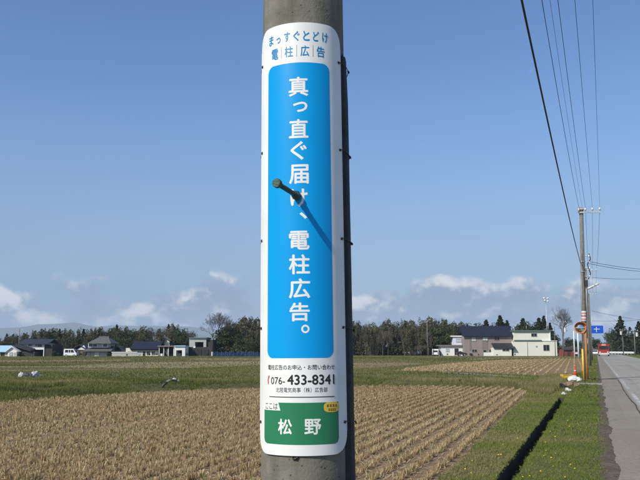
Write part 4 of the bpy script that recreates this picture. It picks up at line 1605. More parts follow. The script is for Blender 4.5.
s.window(75.2, 351.4, 78, 354, 'glass', 0, 1)
s.box('door', 'wood', 80.6, 351.2, 83, 357, -0.05, 0.01, ground=True)

s = Site('garden_wall', 'long pale grey garden wall right of the traditional house', 'wall', 119, 188)
s.box('wall_slab', 'greywall', 112.2, 352.6, 137, 357.2, 0, 0.25, ground=True)
s.box('coping', 'white', 111.8, 351.9, 137.4, 352.6, -0.08, 0.33)
s = Site('tool_shed', 'low dark tiled shed behind the grey garden wall', 'shed', 117, 196)
s.box('wall', 'darkwall', 113.5, 350.4, 122.5, 356.8, 0, 4, ground=True)
s.gable('roof', 'tile', 112.4, 123.8, 350.6, 345.6, 0, 4, 0.4, 'y', 0.2)
s.window(116.4, 351.3, 119, 352.0, 'glass', 0, 0)

s = Site('navy_roof_house', 'long low cream house under a dark blue roof', 'house', 142, 197)
s.box('wall', 'cream', 126, 348, 158, 356.8, 0, 7, ground=True)
s.gable('roof', 'navyroof', 130.5, 160, 348.4, 341.2, 0, 7, 0.7)
s.box('eaves_band', 'darkwall', 130.6, 348.5, 160, 350.4, -0.5, -0.05)
for a in (128, 133, 138, 147, 152):
    s.window(a, 351.6, a + 3, 354.6, 'curtain' if a < 140 else 'glass', 0, 1)
s.box('door', 'darkwall', 143, 351.4, 145.6, 356.8, -0.05, 0.01, ground=True)
s = Site('white_gable_block', 'white gabled upper storey rising behind the blue roofed house', 'house', 163, 206)
bm = bmesh.new()
x0, x1, ze, zr = s.x(156.8), s.x(169.6), s.z(339.6), s.z(336.8)
prism(bm, [(x0, -0.2), (x1, -0.2), (x1, ze), ((x0 + x1) / 2, zr), (x0, ze)], 0, 8, 'y')
obj('wall', bm, M['cream'], s.t)
s.gable('roof', 'oldtile', 155.4, 171.2, 340, 336.2, 0, 8, 0.6, 'y', 0.2)
s.window(161.4, 339.2, 164.8, 341, 'glass', 0, 1)
s = Site('open_shed', 'open-fronted dark shed with white posts beside the white garage', 'shed', 166, 193)
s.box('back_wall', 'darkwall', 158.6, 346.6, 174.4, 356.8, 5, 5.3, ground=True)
s.box('roof', 'brownpanel', 157.6, 345.6, 175, 346.7, -0.4, 5.4)
for a in (159, 163.6, 168.2, 173.6):
    s.box('post', 'white', a, 346.7, a + 0.6, 357, 0, 0.15, ground=True)
s.box('hanging_sheet', 'white', 166.8, 349, 168.6, 354.6, 1.5, 1.6)
s.box('stored_crate', 'white', 160.6, 353.6, 162.8, 356.8, 1.0, 1.8, ground=True)
s = Site('white_garage', 'small flat white garage with one open doorway', 'garage', 180, 192)
s.box('wall', 'white', 174.6, 346.4, 176.2, 357, 0, 5, ground=True)
s.box('wall', 'white', 182.2, 346.4, 185.2, 357, 0, 5, ground=True)
s.box('lintel', 'white', 176.2, 346.4, 182.2, 350.2, 0, 5)
s.box('roof', 'blueroof', 174.2, 345.5, 185.6, 346.4, -0.3, 5.3)
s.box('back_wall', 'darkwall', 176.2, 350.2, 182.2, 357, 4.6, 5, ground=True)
s.box('stored_car', 'white', 177.6, 353.4, 180.8, 356.4, 2.0, 4.4)
s = Site('warehouse', 'pale warehouse with a dark upper opening below the bare tree', 'building', 199, 198)
s.box('upper_wall', 'greywall', 189.2, 338.4, 195, 347, 0, 8)
s.box('upper_wall', 'greywall', 203.4, 338.4, 206.2, 347, 0, 8)
s.box('lintel', 'greywall', 195, 338.4, 203.4, 342, 0, 8)
s.box('inner_wall', 'darkwall', 195, 342, 203.4, 347, 5, 5.4)
s.box('roof', 'greenroof', 188.6, 337.4, 206.8, 338.4, -0.3, 8.4)
s.box('lower_wall', 'darkwall', 186.2, 347, 212.5, 357, -0.4, 8, ground=True)
s.box('side_wing', 'darkwall', 206.4, 339.6, 212.8, 347, 0.4, 8)
s.box('white_hatch', 'white', 193.4, 346, 195.4, 348, -0.52, -0.41)
for a in (190, 197, 204):
    s.box('door', 'tile', a, 349.6, a + 4.6, 357, -0.52, -0.41, ground=True)
s.box('corner_post', 'white', 211.6, 351.8, 212.6, 357.2, -0.8, -0.42, ground=True)

# blue netting fence
s = Site('blue_netting_fence', 'long low fence hung with blue netting behind the foreground pole', 'fence', 240, 182)
r_ = random.Random(6)
for i in range(15):
    a = 213.5 + i * 4.0
    s.box('post', 'greenroof', a, 351.2, a + 0.3, 358, 0, 0.08, ground=True)
    bm = bmesh.new()
    x0, x1 = s.x(a + 0.35), s.x(a + 4.0)
    top = [s.z(351.8 + r_.uniform(-0.5, 1.2)) for _ in range(7)]
    A = [[bm.verts.new((x0 + (x1 - x0) * k / 6, 0.04 + 0.12 * math.sin(k * 1.7 + j + i), 0.05 + (top[k] - 0.05) * j / 4)) for j in range(5)] for k in range(7)]
    for p_, q_ in zip(A, A[1:]):
        for j in range(4):
            bm.faces.new((p_[j], p_[j + 1], q_[j + 1], q_[j]))
    bmesh.ops.solidify(bm, geom=bm.faces[:], thickness=0.02)
    obj('net_panel', bm, M['bluenet'], s.t)


# ================================================================== VEHICLES
def van(name, label, cat, loc, rot, Lh, Wd, Hh, paint, kind='van', group=None):
    """side along x, nose at +x"""
    t = thing(name, label, cat, loc, rot, group)
    h0 = 0.32
    if kind == 'van':
        prof = [(-Lh / 2, h0), (Lh / 2, h0), (Lh / 2, h0 + 0.55), (Lh / 2 - 0.25, h0 + 0.68), (Lh / 2 - 0.75, Hh), (-Lh / 2 + 0.15, Hh), (-Lh / 2, Hh - 0.25)]
        wins = [[(-Lh / 2 + 0.3, 1.02), (-Lh / 2 + 1.05, 1.02), (-Lh / 2 + 1.05, Hh - 0.22), (-Lh / 2 + 0.35, Hh - 0.22)],
                [(-Lh / 2 + 1.15, 1.02), (Lh / 2 - 1.45, 1.02), (Lh / 2 - 1.45, Hh - 0.22), (-Lh / 2 + 1.15, Hh - 0.22)],
                [(Lh / 2 - 1.35, 1.02), (Lh / 2 - 0.55, 1.02), (Lh / 2 - 0.85, Hh - 0.22), (Lh / 2 - 1.35, Hh - 0.22)]]
    else:
        prof = [(-Lh / 2, h0), (Lh / 2, h0), (Lh / 2, h0 + 0.4), (Lh / 2 - 0.9, h0 + 0.55), (Lh / 2 - 1.5, Hh), (-Lh / 2 + 0.9, Hh), (-Lh / 2 + 0.25, h0 + 0.6), (-Lh / 2, h0 + 0.5)]
        wins = [[(-Lh / 2 + 0.55, 0.95), (-0.1, 0.95), (-0.1, Hh - 0.1), (-Lh / 2 + 1.0, Hh - 0.1)], [(0.0, 0.95), (Lh / 2 - 1.1, 0.95), (Lh / 2 - 1.5, Hh - 0.1), (0.0, Hh - 0.1)]]
    bm = bmesh.new()
    prism(bm, prof, -Wd / 2, Wd / 2, 'y')
    bmesh.ops.bevel(bm, geom=bm.edges[:], offset=0.05, segments=2, affect='EDGES')
    obj('body', bm, paint, t, False)
    for w in wins:
        for sd in (-1, 1):
            bm = bmesh.new()
            a, b = sorted((sd * Wd / 2, sd * (Wd / 2 + 0.008)))
            prism(bm, w, a, b, 'y')
            obj('side_window', bm, M['glass'], t)
    zw0, zw1 = (h0 + 0.72, Hh - 0.1)
    bm = bmesh.new()
    xa, xb = (Lh / 2 - 0.27, Lh / 2 - 0.73) if kind == 'van' else (Lh / 2 - 0.95, Lh / 2 - 1.47)
    za, zb = (h0 + 0.72, Hh - 0.08) if kind == 'van' else (h0 + 0.62, Hh - 0.08)
    prism(bm, [(xa, za), (xb, zb), (xb + 0.03, zb + 0.02), (xa + 0.03, za + 0.02)], -Wd / 2 + 0.1, Wd / 2 - 0.1, 'y')
    obj('windscreen', bm, M['glass'], t)
    pbox('rear_window', M['glass'], t, -Lh / 2 - 0.012, -Lh / 2 + 0.01, -Wd / 2 + 0.15, Wd / 2 - 0.15, 0.95, Hh - 0.3) if kind == 'van' else None
    pbox('bumper', M['plastic_grey'], t, Lh / 2 - 0.05, Lh / 2 + 0.06, -Wd / 2 + 0.04, Wd / 2 - 0.04, h0 - 0.02, h0 + 0.16)
    for sd in (-1, 1):
        pbox('headlight', M['porcelain'], t, Lh / 2 - 0.02, Lh / 2 + 0.02, sd * (Wd / 2 - 0.32) - 0.14, sd * (Wd / 2 - 0.32) + 0.14, h0 + 0.25, h0 + 0.42)
        pbox('tail_light', M['sign_red'], t, -Lh / 2 - 0.02, -Lh / 2 + 0.02, sd * (Wd / 2 - 0.14) - 0.07, sd * (Wd / 2 - 0.14) + 0.07, h0 + 0.25, h0 + 0.62)
        for xw in (-Lh / 2 + 0.62, Lh / 2 - 0.55):
            wh = ptube('wheel', M['tyre'], t, [(xw, sd * (Wd / 2 - 0.16), 0.29), (xw, sd * (Wd / 2 + 0.015), 0.29)], 0.29, 18, False)
            ptube('rim', M['steel'], wh, [(xw, sd * (Wd / 2 + 0.0155), 0.29), (xw, sd * (Wd / 2 + 0.025), 0.29)], 0.18, 14, False)
    return t


van('parked_van', 'white van parked in front of the wood left of the traditional house', 'van', atw(71, 357, 186), YAW, 3.0, 1.6, 1.85, M['paint_white'])
van('parked_van', 'white van parked left of the small white house under the dark trees', 'van', atw(436.5, 356, 208), YAW + 1.25, 3.3, 1.55, 1.75, M['paint_white'])
van('parked_car', 'low white car at the edge of the wood left of the thin grey pole', 'car', atw(412, 355, 214), YAW + math.pi, 3.8, 1.6, 1.35, M['paint_white'], 'car')
van('parked_car', 'dark car standing right of the white house doorway', 'car', atw(461.5, 356, DH - 3), YAW, 2.4, 1.4, 1.2, M['plastic_dark'], 'car')
van('oncoming_car', 'white car at the far end of the road left of the red truck', 'car', ((594.8 - VPX) / FPX * 240, 242, 0.012), -math.pi / 2, 4.0, 1.65, 1.45, M['paint_white'], 'car')

# red truck
tr = thing('red_truck', 'red truck far along the road seen from the front', 'truck', ((602.8 - VPX) / FPX * 212, 212, 0.012), 0)
bm = bmesh.new()
box(bm, -1.25, 1.25, -3.0, -1.2, 0.55, 2.6)
bmesh.ops.bevel(bm, geom=bm.edges[:], offset=0.08, segments=2, affect='EDGES')
obj('cab', bm, M['paint_red'], tr)
pbox('windscreen', M['glass'], tr, -1.08, 1.08, -3.03, -2.99, 1.6, 2.4)
pbox('cargo_bed', M['paint_red'], tr, -1.3, 1.3, -1.1, 3.2, 0.95, 2.95)
pbox('chassis', M['plastic_dark'], tr, -0.9, 0.9, -2.9, 3.1, 0.45, 0.94)
pbox('bumper', M['plastic_white'], tr, -1.2, 1.2, -3.12, -2.95, 0.4, 0.75)
pbox('roof_lamp', M['lamp'], tr, -0.5, 0.5, -2.4, -2.1, 2.6, 2.8)
for sd in (-1, 1):
    pbox('headlight', M['porcelain'], tr, sd * 0.9 - 0.17, sd * 0.9 + 0.17, -3.16, -3.1, 0.85, 1.05)
    pbox('mirror', M['plastic_dark'], tr, sd * 1.42 - 0.1, sd * 1.42 + 0.1, -3.0, -2.95, 1.6, 2.1)
    for yw in (-2.2, 2.2):
        wh = ptube('wheel', M['tyre'], tr, [(sd * 0.95, yw, 0.45), (sd * 1.22, yw, 0.45)], 0.45, 18, False)
        ptube('rim', M['steel'], wh, [(sd * 1.221, yw, 0.45), (sd * 1.24, yw, 0.45)], 0.27, 14, False)

# ================================================================== ROADSIDE THINGS FAR OFF
bs = thing('road_sign', 'blue direction sign hung over the far left of the road', 'road sign', atw(593.4, 352, 125).xy.to_3d(), YAW - R(14))
zs0, zs1 = at(598, 333.4, 125)[2], at(598, 325.6, 125)[2]
ptube('post', M['steel'], bs, [(-0.2, 0, -0.2), (-0.2, 0, zs1 + 0.3)], 0.09, 10)
ptube('arm', M['steel'], bs, [(-0.2, 0, zs1 - 0.3), (1.55, 0, zs1 - 0.3)], 0.045, 8)
ptube('arm', M['steel'], bs, [(-0.2, 0, zs0 + 0.3), (1.55, 0, zs0 + 0.3)], 0.045, 8)
bm = bmesh.new()
prism(bm, round_rect(-0.15, 1.6, zs0, zs1, 0.1, 4), -0.11, -0.06, 'y')
obj('sign_plate', bm, M['signblue'], bs)
bm = bmesh.new()
for b in ((0.55, 0.63, zs0 + 0.2, zs1 - 0.2), (0.2, 0.54, zs0 + 0.62, zs0 + 0.7), (0.64, 1.1, zs0 + 0.62, zs0 + 0.7)):
    box(bm, b[0], b[1], -0.125, -0.1105, b[2], b[3])
obj('arrow_mark', bm, M['sign_white'], bs)

# loudspeaker mast
lp = atw(548, 356, 190)
t = thing('loudspeaker_mast', 'tall thin mast with four horn loudspeakers behind the cream building', 'mast', (lp.x, lp.y, 0), YAW)
D = 190
t.location = atw(548, 356, 216).xy.to_3d()
D = 216
zt = at(548, 297, D)[2]
ptube('mast', M['steel'], t, [(0, 0, -0.2), (0, 0, zt)], [0.14, 0.07], 10)
for dx, dz in ((-0.5, -0.35), (0.5, -0.35), (-0.35, -0.95), (0.45, -1.15)):
    ptube('horn', M['porcelain'], t, [(dx * 0.3, -0.05, zt + dz), (dx * 0.7, -0.1, zt + dz), (dx * 1.3, -0.25, zt + dz)], [0.06, 0.1, 0.28], 12)
ptube('horn_bracket', M['steel'], t, [(-0.45, 0, zt - 0.38), (0.45, 0, zt - 0.38)], 0.04, 6)
pbox('control_box', M['greywall'], t, -0.25, 0.25, -0.35, -0.1, 1.4, 2.2)


def plain_pole(label, px, D, ytop, r=0.13, arms=(), box_=None, name='utility_pole', cat='utility pole', mt='pole', group='distant poles'):
    p = atw(px, 355, D)
    t = thing(name, label, cat, (p.x, p.y, 0), YAW, group)
    H = at(px, ytop, D)[2]
    ptube('shaft', M[mt], t, [(0, 0, -0.3), (0, 0, H)], [r, r * 0.7], 10)
    for dz, w in arms:
        pbox('crossarm', M['steel'], t, -w, w, -0.2, -0.12, H - dz - 0.08, H - dz)
        for x in (-w * 0.9, w * 0.9):
            ptube('insulator', M['porcelain'], t, [(x, -0.16, H - dz), (x, -0.16, H - dz + 0.22)], 0.07, 8)
    if box_:
        ptube('transformer', M['plastic_white'], t, [(box_[0], -0.35, H - box_[1] - 1.0), (box_[0], -0.35, H - box_[1])], 0.3, 12, False)
    return t


plain_pole('thin grey pole standing before the wood right of the foreground pole', 427.6, 205, 319.5, 0.13, ((0.1, 0.8),))
plain_pole('distant pole behind the little white gabled house at far left', 18.4, 215, 329, 0.13, ((0.3, 0.8), (1.0, 0.6)))
plain_pole('grey pole with white box left of the traffic mirror', 563.8, 190, 321, 0.14, ((0.2, 0.7),), (0.45, 1.6))
plain_pole('slim bare pole right of the cream building', 555.5, 200, 326.5, 0.10)
plain_pole('white post just left of the traffic mirror', 574.6, 150, 331, 0.12, name='post', cat='post', mt='white')
plain_pole('blue-grey post beside the white post near the mirror', 578.6, 152, 333, 0.16, name='post', cat='post', mt='bluewhite')
plain_pole('far right pole with white transformer before the conifers', 623.6, 230, 329.5, 0.15, ((0.15, 0.8),), (-0.55, 0.5))
plain_pole('pole at the right edge carrying a white transformer', 635.4, 200, 330, 0.15, ((0.2, 0.9),), (0.5, 0.6))
plain_pole('pole with a white transformer at the left of the conifers', 616.6, 330, 330.5, 0.15, ((0.2, 0.8),), (0.4, 0.4))
plain_pole('pole with a white transformer between the conifers', 630.2, 260, 330.5, 0.14, ((0.2, 0.8),), (0.3, 0.4))
plain_pole('slender pole rising over the trees above the blue roofed house', 139.5, 225, 325, 0.10)

# white guardrail on the right
g0, g1 = atw(609, 352, 255), atw(634, 352, 235)
gt_ = thing('guardrail', 'white guardrail across the far right end of the road', 'guardrail', (g0.x, g0.y, 0), math.atan2(g1.y - g0.y, g1.x - g0.x))
ln_ = (g1 - g0).length
for i in range(9):
    x = ln_ * i / 8
    ptube('post', M['porcelain'], gt_, [(x, 0.07, -0.1), (x, 0.07, 0.95)], 0.06, 8)
    if i < 8:
        bm = bmesh.new()
        prism(bm, [(-0.06, 0.45), (-0.02, 0.52), (-0.06, 0.6), (-0.02, 0.7), (-0.06, 0.8), (-0.02, 0.95), (0.0, 0.95), (0.0, 0.45)], x + 0.01, x + ln_ / 8 - 0.01, 'x')
        obj('rail', bm, M['porcelain'], gt_)
for i, (px, py) in enumerate(((626.3, 342.2), (628.6, 343.6))):
    p = gp(px, 353.6)
    t = thing('delineator_post', ('taller white delineator post right of the road', 'shorter white delineator post right of its twin')[i], 'post', (p.x, p.y, 0), 0, 'white delineator posts')
    D_ = -p.x * SY + p.y * CY
    h = at(px, py, D_)[2]
    ptube('shaft', M['porcelain'], t, [(0, 0, -0.1), (0, 0, h - 0.3), (0, 0, h)], [0.12, 0.12, 0.10], 10)
    ptube('reflector', M['sign_red'], t, [(0, -0.13, h - 0.35), (0, -0.105, h - 0.35)], 0.07, 10, False)

s = Site('machine_shed', 'low rust-red machinery shed left of the traffic mirror', 'shed', 571, 195)
s.box('wall', 'redrust', 563.5, 349, 579, 355.4, 0, 4, ground=True)
s.gable('roof', 'darkwall', 562.8, 579.6, 349.4, 346.8, 0, 4, 0.3)
s.box('door', 'darkwall', 567, 350.6, 570, 355.4, -0.06, 0.01, ground=True)
s.box('white_sheet', 'white', 574.4, 352.4, 578.4, 354, -0.4, -0.1)
s.box('window_board', 'greywall', 572, 350, 574, 351.6, -0.06, 0.01)

# ================================================================== TREES
def leaf_quads(C, size, g, tint, flat=0.0):
    n = len(C)
    a = g.normal(size=(n, 3))
    a /= np.linalg.norm(a, axis=1)[:, None]
    b = g.normal(size=(n, 3))
    b -= (a * b).sum(1)[:, None] * a
    b /= np.linalg.norm(b, axis=1)[:, None]
    s = (size * g.uniform(0.6, 1.4, n))[:, None]
    a, b = a * s, b * s * 0.6
    V = np.stack([C - a, C - b * 0.9, C + a, C + b], 1).reshape(-1, 3)
    return V, np.arange(n * 4).reshape(n, 4), np.repeat(tint, 4)


def crown_clumps(g, centres, radii, per, tint_lo, tint_hi):
    pts, ti = [], []
    for c, r in zip(centres, radii):
        d = g.normal(size=(per, 3))
        d /= np.linalg.norm(d, axis=1)[:, None]
        rr = g.uniform(0.45, 1.0, per) ** 0.6
        pts.append(np.asarray(c) + d * rr[:, None] * np.asarray(r))
        ti.append(np.clip(g.uniform(tint_lo, tint_hi) + g.normal(0, 0.15, per), 0, 1))
    return np.concatenate(pts), np.concatenate(ti)


def trunk_bm(H, r0, g, limbs, bend=0.03):
    bm = bmesh.new()
    pts = [(H * bend * math.sin(i * 1.1) * i / 6, H * bend * math.cos(i * 0.8) * i / 6, H * i / 6) for i in range(7)]
    pts[0] = (0, 0, -0.3)
    tube(bm, pts, [r0 * (1 - 0.13 * i) for i in range(7)], 7)
    for (h, a, ln, up) in limbs:
        k = min(5, int(h * 6))
        b = Vector(pts[k]).lerp(Vector(pts[k + 1]), h * 6 - k)
        e = b + Vector((math.cos(a) * ln, math.sin(a) * ln, up))
        m = b.lerp(e, 0.5) + Vector((0, 0, -0.08 * ln))
        tube(bm, [b, m, e], [r0 * 0.35, r0 * 0.22, r0 * 0.07], 5)
    return bm


def make_tree(name, label, kind, H, Wd, seed, group=None):
    """unit built at the origin, hidden nowhere: the first use is moved into place"""
    g = np.random.default_rng(seed)
    rr = random.Random(seed)
    t = thing(name, label, 'tree', (0, 0, 0), 0, group)
    limbs = [(rr.uniform(0.3, 0.9), rr.uniform(0, 6.28), Wd * rr.uniform(0.2, 0.45), H * rr.uniform(0.05, 0.15)) for _ in range(9)]
    obj('trunk', trunk_bm(H * 0.93, 0.018 * H, g, limbs), M['bark'], t, True)
    if kind == 'cedar':
        C, Rr = [], []
        n = 46
        for i in range(n):
            f = (i + 0.5) / n
            z = H * (0.12 + 0.85 * f)
            rad = Wd / 2 * (1 - f) ** 0.95 * rr.uniform(0.5, 1.25)
            a = i * 2.4 + rr.uniform(-0.4, 0.4)
            C.append((math.cos(a) * rad * 0.7, math.sin(a) * rad * 0.7, z - rad * 0.15))
            q = 0.16 * Wd * (1.02 - f * 0.92) * rr.uniform(0.75, 1.35)
            Rr.append((q * 1.15, q * 1.15, q * 0.8))
        P, ti = crown_clumps(g, C, Rr, 60, 0.15, 0.8)
        V, F, T = leaf_quads(P, 0.024 * H, g, ti)
        np_mesh('crown', V, F, M['cedar'], t, T)
    elif kind == 'round':
        C, Rr = [], []
        for i in range(34):
            d = g.normal(size=3)
            d /= np.linalg.norm(d)
            k = rr.uniform(0.3, 1.0)
            C.append((d[0] * Wd * 0.40 * k, d[1] * Wd * 0.40 * k, H * 0.60 + d[2] * H * 0.32 * k))
            q = Wd * rr.uniform(0.10, 0.19)
            Rr.append((q, q, q * 0.85))
        P, ti = crown_clumps(g, C, Rr, 75, 0.1, 0.95)
        V, F, T = leaf_quads(P, 0.022 * H, g, ti)
        np_mesh('crown', V, F, M['evergreen'], t, T)
    elif kind == 'olive':
        # tall thin stems with loose tufts
        C, Rr = [], []
        for i in range(40):
            f = rr.uniform(0.12, 1.0)
            a = rr.uniform(0, 6.28)
            rad = Wd * 0.42 * rr.uniform(0.2, 1.0) * (1.15 - f * 0.6)
            C.append((math.cos(a) * rad, math.sin(a) * rad, H * f * 0.96))
            q = Wd * rr.uniform(0.07, 0.14)
            Rr.append((q * 0.75, q * 0.75, q * 1.9))
        P, ti = crown_clumps(g, C, Rr, 48, 0.0, 0.95)
        V, F, T = leaf_quads(P, 0.02 * H, g, ti)
        np_mesh('crown', V, F, M['olive'], t, T)
        bm = bmesh.new()
        for i in range(12):
            a = rr.uniform(0, 6.28)
            x, y = math.cos(a) * Wd * 0.18, math.sin(a) * Wd * 0.18
            tube(bm, [(x, y, 0), (x * 1.5, y * 1.5, H * 0.5), (x * 2.2 + rr.uniform(-.2, .2), y * 2.2, H * rr.uniform(0.85, 1.04))], [0.06, 0.045, 0.012], 4)
        obj('stems', bm, M['twig'], t)
    return t


def bare_tree(name, label, H, Wd, seed, depth=6, group=None, trunk_h=0.3):
    t = thing(name, label, 'tree', (0, 0, 0), 0, group)
    rr = random.Random(seed)
    bm_t, bm_c = bmesh.new(), bmesh.new()

    def grow(p, d, ln, r, lev):
        q = p + d * ln
        m = p.lerp(q, 0.5) + Vector((rr.uniform(-1, 1), rr.uniform(-1, 1), rr.uniform(-1, 1))) * ln * 0.07
        tube(bm_t if lev == 0 else bm_c, [p, m, q], [max(r, 0.02), max(r * 0.85, 0.02), max(r * 0.68, 0.018)], 6 if lev < 2 else 3, lev < 2)
        if lev >= depth:
            return
        n = 3 if lev < 4 else 2
        for k in range(n + (1 if lev == 0 else 0)):
            ax = Vector((rr.uniform(-1, 1), rr.uniform(-1, 1), rr.uniform(-0.6, 0.6))).normalized()
            nd = (d + ax * (0.62 if lev < 2 else 0.75)).normalized()
            nd.z = nd.z * 0.85 + 0.12
            nd.normalize()
            st = p.lerp(q, rr.uniform(0.7, 1.0)) if lev else q
            grow(st, nd, ln * rr.uniform(0.66, 0.86) if lev else H * 0.23, r * 0.6, lev + 1)
    grow(Vector((0, 0, -0.2)), Vector((0.02, 0, 1)).normalized(), H * trunk_h, 0.022 * H, 0)
    # fit to size
    vs = bm_c.verts
    zmax = max(v.co.z for v in vs)
    wmax = max(max(abs(v.co.x), abs(v.co.y)) for v in vs)
    for b in (bm_t, bm_c):
        for v in b.verts:
            kz = H / zmax
            kx = (Wd / 2) / wmax
            f = min(1, max(0, v.co.z / (H * trunk_h)))
            v.co = Vector((v.co.x * (1 + (kx - 1) * f), v.co.y * (1 + (kx - 1) * f), v.co.z * kz))
    obj('trunk', bm_t, M['twig'], t, True)
    obj('branches', bm_c, M['twig'], t)
    return t


def put(t, px, D, ytop, base_h, wscale=1.0, rot=0.0):
    p = atw(px, 352, D)
    t.location = (p.x, p.y, 0)
    h = at(px, ytop, D)[2]
    k = h / base_h
    t.scale = (k * wscale, k * wscale, k)
    t.rotation_euler = (0, 0, rot)


# distinct trees
b = bare_tree('bare_tree', 'big bare spreading tree beside the warehouse at left', 11.6, 10.4, 5, 8)
put(b, 215.2, 207, 311.5, 11.6)
b = bare_tree('bare_tree', 'bare twiggy tree standing behind the cream building near the mirror', 11, 6.5, 8, 7)
put(b, 563, 225, 305.5, 11)
b = bare_tree('bare_tree', 'smaller reddish bare tree left of the big bare tree', 9, 5, 12, 6)
put(b, 193, 215, 328, 9)
b = bare_tree('bare_bush', 'low rounded bare bush at the foot of the wood right of the pole', 3.2, 4.0, 15, 5, None, 0.12)
put(b, 421, 206, 344, 3.2)

protos = {}
for i in range(3):
    protos['cedar', i] = make_tree('cedar_tree', 'x', 'cedar', 10, 6.8 - i * 0.8, 100 + i)
for i in range(3):
    protos['round', i] = make_tree('evergreen_tree', 'x', 'round', 9, 7.5 - i * 0.6, 110 + i)
for i in range(4):
    protos['olive', i] = make_tree('woodland_tree', 'x', 'olive', 9, 4.6 + 0.4 * i, 120 + i)
protos['bare', 0] = bare_tree('bare_tree', 'x', 9, 5.0, 131, 6)
protos['bare', 1] = bare_tree('bare_tree', 'x', 9, 4.4, 132, 6)
used = set()
BASEH = {'cedar': 10, 'round': 9, 'olive': 9, 'bare': 9}


LOOK = {'cedar': 'pointed dark conifer', 'round': 'dense dark evergreen tree', 'olive': 'loose olive-brown tree', 'bare': 'bare twiggy tree'}
ORD = [w_ + ' from left' for w_ in 'first second third fourth fifth sixth seventh eighth ninth tenth eleventh twelfth thirteenth fourteenth fifteenth sixteenth seventeenth eighteenth'.split()]
planted = []


def plant(kind, i, label, group, px, D, ytop, w=1.0, rot=None, place=None):
    """label None: named later by its kind, the place it stands and its order from the left"""
    key = (kind, i)
    o = protos[key] if key not in used else copy_tree(protos[key])
    used.add(key)
    tag(o, label or 'tree', 'tree', group)
    put(o, px, D, ytop, BASEH[kind], w, rot if rot is not None else r_.uniform(0, 6.28))
    if label is None:
        planted.append((place, kind, px, o))
    return o


def name_planted():
    kinds = {}
    for place, kind, px, o in planted:
        kinds.setdefault((place, kind), []).append((px, o))
    for (place, kind), lst in kinds.items():
        lst.sort(key=lambda q: q[0])
        for k, (px, o) in enumerate(lst):
            o['label'] = f'{LOOK[kind]} {place}' + (f', {ORD[k]}' if len(lst) > 1 else '')


SPOTS = [(-99, 'the pale blue shed roof'), (9, 'the little white gabled house'), (21, 'the carport house'), (50, 'the white van'), (74, 'the traditional tiled house'), (111, 'the grey garden wall'), (130, 'the blue roofed house'),
         (158, 'the open shed'), (175, 'the white garage'), (200, 'the blue netting'), (300, 'the foreground pole'), (395, 'the low white car'), (422, 'the parked white van'), (441, 'the small white house'), (465, 'the pinkish house')]


def spot2(px):
    return 'the cream building' if px > 510 else spot(px)


def spot(px):
    return [n_ for x_, n_ in SPOTS if x_ <= px][-1]


r_ = random.Random(21)
# conifers on the right by the road
plant('cedar', 0, 'tallest pointed conifer on the right beyond the road', 'conifers right of the road', 621.8, 255, 315, 1.1)
plant('cedar', 1, 'broad conifer cut by the right edge of the picture', 'conifers right of the road', 640, 245, 320.5, 1.3)
plant('round', 0, 'dark round evergreen left of the tallest conifer beyond the road', 'conifers right of the road', 613, 262, 327.5, 0.85)
plant('cedar', 2, 'short dark conifer between the two large conifers on the right', 'conifers right of the road', 631, 265, 326.5, 1.5)
for px, yt, w in ((618, 334, 1.2), (626, 332, 1.2), (607, 341, 1.0), (634, 336, 1.1), (644, 330, 1.1)):
    plant('round', r_.randrange(3), None, 'evergreens beneath the right-hand conifers', px, 270 + r_.uniform(-8, 8), yt, w, None, 'low beneath the conifers right of the road')
# behind the houses on the right
lab = ['dark conifer rising behind the roof ridge of the pinkish house', 'dark evergreen behind the cream building', 'dark round evergreen behind the white house and pinkish house']
for px, yt, kd, w in ((477, 320.5, 'round', 1.0), (487, 319, 'cedar', 1.4), (501, 314.5, 'cedar', 1.35), (508, 319.5, 'cedar', 1.4), (470, 322.5, 'round', 0.8), (494, 322, 'round', 0.9)):
    plant(kd, r_.randrange(3), None, 'evergreens behind the pinkish house', px, 228 + r_.uniform(-4, 8), yt, w, None, 'rising over the navy roof of the pinkish house')
for px, yt, kd, w in ((524, 317.5, 'cedar', 1.5), (530, 320, 'round', 0.9), (540, 317, 'cedar', 1.4), (545, 315, 'cedar', 1.3), (536, 321, 'round', 0.9), (551, 322, 'cedar', 1.3), (519, 323, 'round', 0.8)):
    plant(kd, r_.randrange(3), None, 'evergreens behind the cream building', px, 232 + r_.uniform(-4, 8), yt, w, None, 'rising over the cream building')
for px, yt in ((556, 334), (569, 336), (576, 338), (583, 340), (594, 336), (598, 338)):
    plant('round', r_.randrange(3), None, 'low trees behind the traffic mirror', px, 290 + r_.uniform(-10, 20), yt, 1.0, None, 'low and far behind the traffic mirror')


def outline(px):
    """height of the wood's edge in the photograph"""
    xs = [-20, 6, 12, 30, 46, 60, 75, 100, 125, 150, 170, 190, 205, 222, 232, 245, 262, 352, 366, 380, 395, 410, 425, 440, 452, 466]
    ys = [338, 334, 334, 330, 327.5, 329, 328, 328, 326.5, 327, 324.5, 329, 330, 322, 321.5, 318.5, 321, 322, 320.5, 322, 321, 319.5, 319.5, 319, 321, 324]
    return float(np.interp(px, xs, ys))


def wood(x0, x1, step, D, row, group, mix, dy=0.0, w=1.0):
    px = x0
    while px < x1:
        q = px + r_.uniform(-0.4, 0.4) * step
        k = r_.choices(list(mix), list(mix.values()))[0]
        i = r_.randrange(sum(1 for kk in protos if kk[0] == k))
        yt = outline(q) + abs(r_.gauss(0, 2.0)) - 0.8 + dy
        plant(k, i, None, group, q, D + r_.uniform(-7, 7), yt, w * r_.uniform(0.85, 1.2), None, f'{row} behind {spot(q)}')
        px += step


